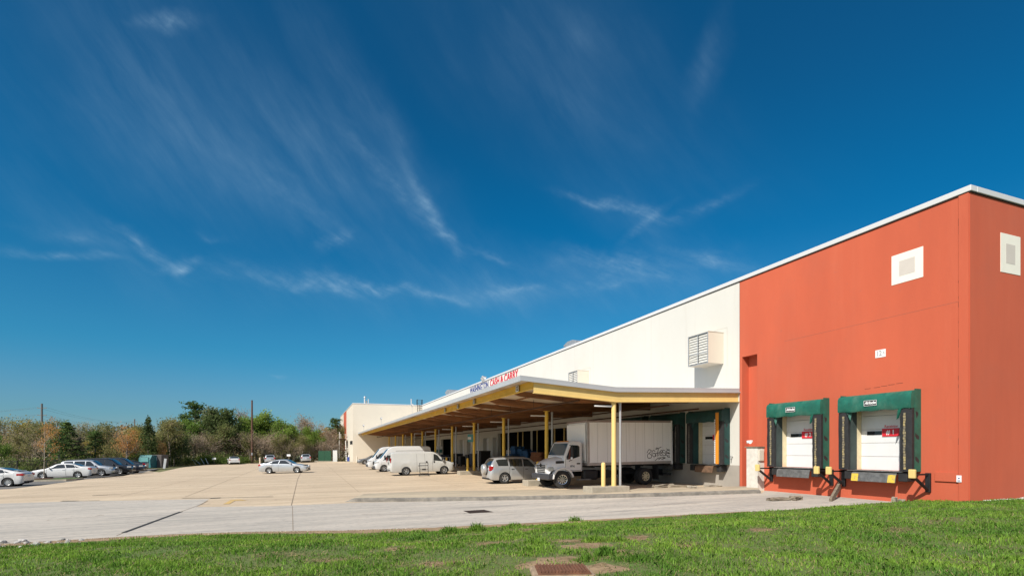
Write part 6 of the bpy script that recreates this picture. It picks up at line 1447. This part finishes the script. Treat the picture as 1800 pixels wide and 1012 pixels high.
def grass():
    rs = np.random.RandomState(4); X = []; Y = []; Hh = []
    N = 820000; x = rs.uniform(-15, 30, N); y = rs.uniform(2.6, 17.8, N)
    r = x * CT - y * ST; d = x * ST + y * CT
    vis = (np.abs(r) < d * 1.02 + .6) & (y < np.where(x < XW, edge(x), YC) - .04) & (d > 5.0)
    keep = rs.rand(N) < np.clip(9.5 / np.maximum(d, 1), .35, 1) ; m = vis & keep; x, y = x[m], y[m]; d = d[m]
    dist = np.where(x < XW, edge(x), YC + 1.5) - y
    dens = np.clip(.85 + .75 * hsh(x, y, .9) + .5 * hsh(x + 3, y, 3.1), .3, 1)
    bw = np.interp(x, [-20, -9, -7, -4, 0, 3, 6, 9, 12, 30], [.3, .5, .75, .4, .6, .75, .5, .35, .15, .05]) * (1 + .5 * hsh(x, y, 4))
    dens = dens * np.clip((dist - bw * .95) / .25, 0, 1)
    for p, rx, ry in BARE:
        q = ((x - p.x) / rx) ** 2 + ((y - p.y) / ry) ** 2; dens = dens * np.clip(q * .6 + .5 * hsh(x, y, 7) - .2, 0.02, 1)
    dens[((np.abs(x - DR.x) < .55) & (np.abs(y - DR.y) < .42))] = 0
    m = rs.rand(len(x)) < dens; x, y, d, dist = x[m], y[m], d[m], dist[m]
    h = (.050 + .038 * hsh(x, y, 1.3) + .03 * hsh(x, y, 4.5)).clip(.022, .2) * rs.uniform(.55, 1.45, len(x))
    # taller rough tufts
    TX = []; TY = []; TH_ = []
    tufts = [(790, 938, .20, .35, 420), (838, 934, .24, .3, 420), (735, 948, .13, .35, 260), (690, 944, .12, .3, 200), (905, 925, .14, .3, 220), (1010, 915, .17, .3, 320), (1062, 975, .17, .22, 420), (1045, 952, .15, .25, 300), (940, 955, .13, .3, 260), (1120, 985, .12, .25, 260), (350, 945, .1, .3, 200), (410, 943, .1, .3, 160), (55, 962, .10, .35, 240), (150, 960, .11, .35, 240), (10, 964, .1, .3, 200), (1560, 893, .1, .5, 240), (1670, 890, .1, .5, 240), (1030, 985, .12, .25, 250), (250, 955, .09, .3, 200), (1085, 950, .12, .25, 240)]
    for px, py, hh, rad, n in tufts:
        p = onLawn(px, py); a = rs.normal(size=(n, 2)) * rad * .55; TX.append(p.x + a[:, 0]); TY.append(p.y + a[:, 1] * .7); TH_.append(1.3 * hh * rs.uniform(.4, 1.2, n) * np.exp(-(a ** 2).sum(1) / (rad ** 2)))
    for k in range(150):
        px, py = rs.uniform(-100, 1800), rs.uniform(905, 1020); p = onLawn(px, max(py, 968 - .045 * px)); n = 70; rad = rs.uniform(.12, .3); a = rs.normal(size=(n, 2)) * rad * .6; TX.append(p.x + a[:, 0]); TY.append(p.y + a[:, 1]); TH_.append(rs.uniform(.05, .10) * rs.uniform(.5, 1.2, n))
    tx = np.concatenate(TX); ty = np.concatenate(TY); th = np.concatenate(TH_); ok = (ty < np.where(tx < XW, edge(tx), YC) - .03); x = np.concatenate([x, tx[ok]]); y = np.concatenate([y, ty[ok]]); h = np.concatenate([h, th[ok].clip(.03)])
    n = len(x); z = lawn_z(x, y) - .004; an = rs.uniform(0, 6.283, n); ln = rs.uniform(.1, .75, n); w = rs.uniform(.0035, .0075, n) * (1 + .05 * (x * ST + y * CT - 7).clip(0))
    dx, dy = np.cos(an), np.sin(an); la = rs.uniform(0, 6.283, n); lx, ly = np.cos(la) * ln * h, np.sin(la) * ln * h
    B = np.stack([x, y, z], 1); S = np.stack([dx * w, dy * w, 0 * w], 1); Md = np.stack([lx * .35, ly * .35, h * .62], 1); Tp = np.stack([lx, ly, h * (1 - .35 * ln)], 1)
    V = np.stack([B - S, B + S, B + Md + S * .7, B + Tp, B + Md - S * .7], 1).reshape(-1, 3)
    gm = mat('grass_blade', (.265, .425, .052), .6, vscale=.55, col2=(.11, .24, .03), island=.4, trans=.42, spec=.3, lo=.36, hi=.66)
    o = np_mesh('grass', V, 5, gm); tag(o, 'green grass blades and tufts covering the foreground lawn', 'grass', kind='stuff')
    # dry straw blades
    k = rs.rand(n) < .11; Bs = B[k]; nn = len(Bs); a2 = rs.uniform(0, 6.283, nn); L2 = rs.uniform(.04, .11, nn); D = np.stack([np.cos(a2) * L2, np.sin(a2) * L2, rs.uniform(.0, .05, nn)], 1); S2 = np.stack([-np.sin(a2) * .004, np.cos(a2) * .004, 0 * a2], 1); Bs = Bs + np.array([0, 0, .018])
    ex = []
    for p, rx, ry in BARE:
        c = 260; a = rs.normal(size=(c, 2)) * np.array([rx, ry]) * .7; ex.append(np.stack([p.x + a[:, 0], p.y + a[:, 1], lawn_z(p.x + a[:, 0], p.y + a[:, 1]) + .01], 1))
    E = np.concatenate(ex); E = E[E[:, 1] < edge(E[:, 0])]; a3 = rs.uniform(0, 6.283, len(E)); L3 = rs.uniform(.04, .12, len(E)); D3 = np.stack([np.cos(a3) * L3, np.sin(a3) * L3, rs.uniform(-.003, .03, len(E))], 1); S3 = np.stack([-np.sin(a3) * .004, np.cos(a3) * .004, 0 * a3], 1)
    Bs = np.concatenate([Bs, E]); D = np.concatenate([D, D3]); S2 = np.concatenate([S2, S3]); V = np.stack([Bs - S2, Bs + S2, Bs + D + S2 * .5, Bs + D - S2 * .5], 1).reshape(-1, 3)
    o = np_mesh('dry_grass', V, 4, mat('straw_blade', (.36, .27, .13), .8, island=.4, trans=.25, var=.3)); tag(o, 'dry straw and dead blades lying in the lawn', 'dry grass', kind='stuff')
    # soil in the bare patches
    for p, rx, ry in BARE[:17]:
        P = []; 
        for i in range(5):
            row = []
            for j in range(18):
                a = 6.283 * j / 17; rr = i / 4 * (.85 + .2 * math.sin(a * 3 + p.x) + .12 * math.sin(a * 7 + p.y)); X_ = p.x + rx * .9 * rr * math.cos(a); Y_ = min(p.y + ry * .9 * rr * math.sin(a), float(edge(p.x)) - .05); row.append((X_, Y_, float(lawn_z(np.array([X_]), np.array([Y_]))[0]) + .014 * (1 - (i / 4) ** 2) - .003))
            P.append(row)
        tag(MB().grid(P).build('bare_patch', M_soil, smooth=True), 'bare soil patch in the lawn', 'soil', kind='structure')
grass()
def drain():
    p = DR.copy(); p.z = float(lawn_z(np.array([p.x]), np.array([p.y]))[0]); a = -TH + R(3); Q = T(p.x, p.y, p.z + .05) @ RZ(a) @ Matrix.Scale(1.12, 4); e = wroot('drain_inlet', p, label='rusty slotted drain inlet sunk in the lawn at the bottom edge', cat='drain')
    MB().box(-.40, .40, -.30, .30, -.2, .0).build('concrete_collar', mat('soiled_collar', (.36, .26, .17), .95, var=.4, vscale=6), e, bevel=.03, M=Q)
    MB().box(-.33, .33, -.24, .24, .0005, .022).build('frame', mat('red_rust', (.20, .085, .045), .85, var=.45, vscale=9), e, M=Q)
    mb = MB()
    for k in range(15): mb.box(-.31 + k * .0425, -.29 + k * .0425, -.22, .22, .0225, .042)
    mb.build('grate_bar', mat('red_rust', (.20, .085, .045), .85, var=.45, vscale=9), e, M=Q)
drain()
def stones():
    rs = random.Random(12); proto = []
    for k in range(4):
        bm = bmesh.new(); bmesh.ops.create_icosphere(bm, subdivisions=2, radius=1)
        for v in bm.verts: v.co = Vector((v.co.x * 1.2, v.co.y * .85, v.co.z * .55)) * (1 + .18 * math.sin(v.co.x * 4 + k) + rs.uniform(-.08, .08))
        me = bpy.data.meshes.new('stone'); bm.to_mesh(me); bm.free(); me.materials.append(mat('pale_stone', (.48, .46, .43), .9, var=.4, vscale=3, objvar=.3, bump=.3)); proto.append(me)
    for k in range(44):
        px = rs.choice((rs.uniform(-20, 60), rs.uniform(-20, 155))); py = 955 - px * .045 + rs.uniform(-3.5, 9.5); p = onLawn(px, py); o = bpy.data.objects.new('stone', proto[k % 4]); COL.objects.link(o); s = rs.choice((rs.uniform(.02, .05), rs.uniform(.04, .1))); o.scale = (s, s, s); o.location = p + Vector((0, 0, s * .25)); o.rotation_euler = (rs.uniform(-.3, .3), rs.uniform(-.3, .3), rs.uniform(0, 6.28)); tag(o, 'pale loose stone at the left edge of lawn and lane', 'stone', 'loose stones at the lawn edge')
    # white gravel by the end wall
    g = np.random.RandomState(3); n = 3000; x = g.uniform(21.6, 30, n); y = YC - .05 - np.abs(g.normal(size=n)) * .35 * np.clip((x - 21.4) / 3, .2, 1.5); z = lawn_z(x, y) + .02; C = np.stack([x, y, z], 1)
    V = cards(C, .035, g); o = np_mesh('gravel', V, 4, mat('white_gravel', (.6, .56, .5), .9, island=.3)); tag(o, 'white gravel at the foot of the shaded red end wall', 'gravel', kind='stuff')
    n = 2500; x = g.uniform(-13, 3, n); y = edge(x) - g.uniform(0, .5, n) ** 1.2; z = lawn_z(x, y) + .012; o = np_mesh('grit', cards(np.stack([x, y, z], 1), .014, g), 4, mat('verge_grit', (.42, .36, .28), .95, island=.45)); tag(o, 'small grit on the bare soil verge', 'grit', kind='stuff')
stones()
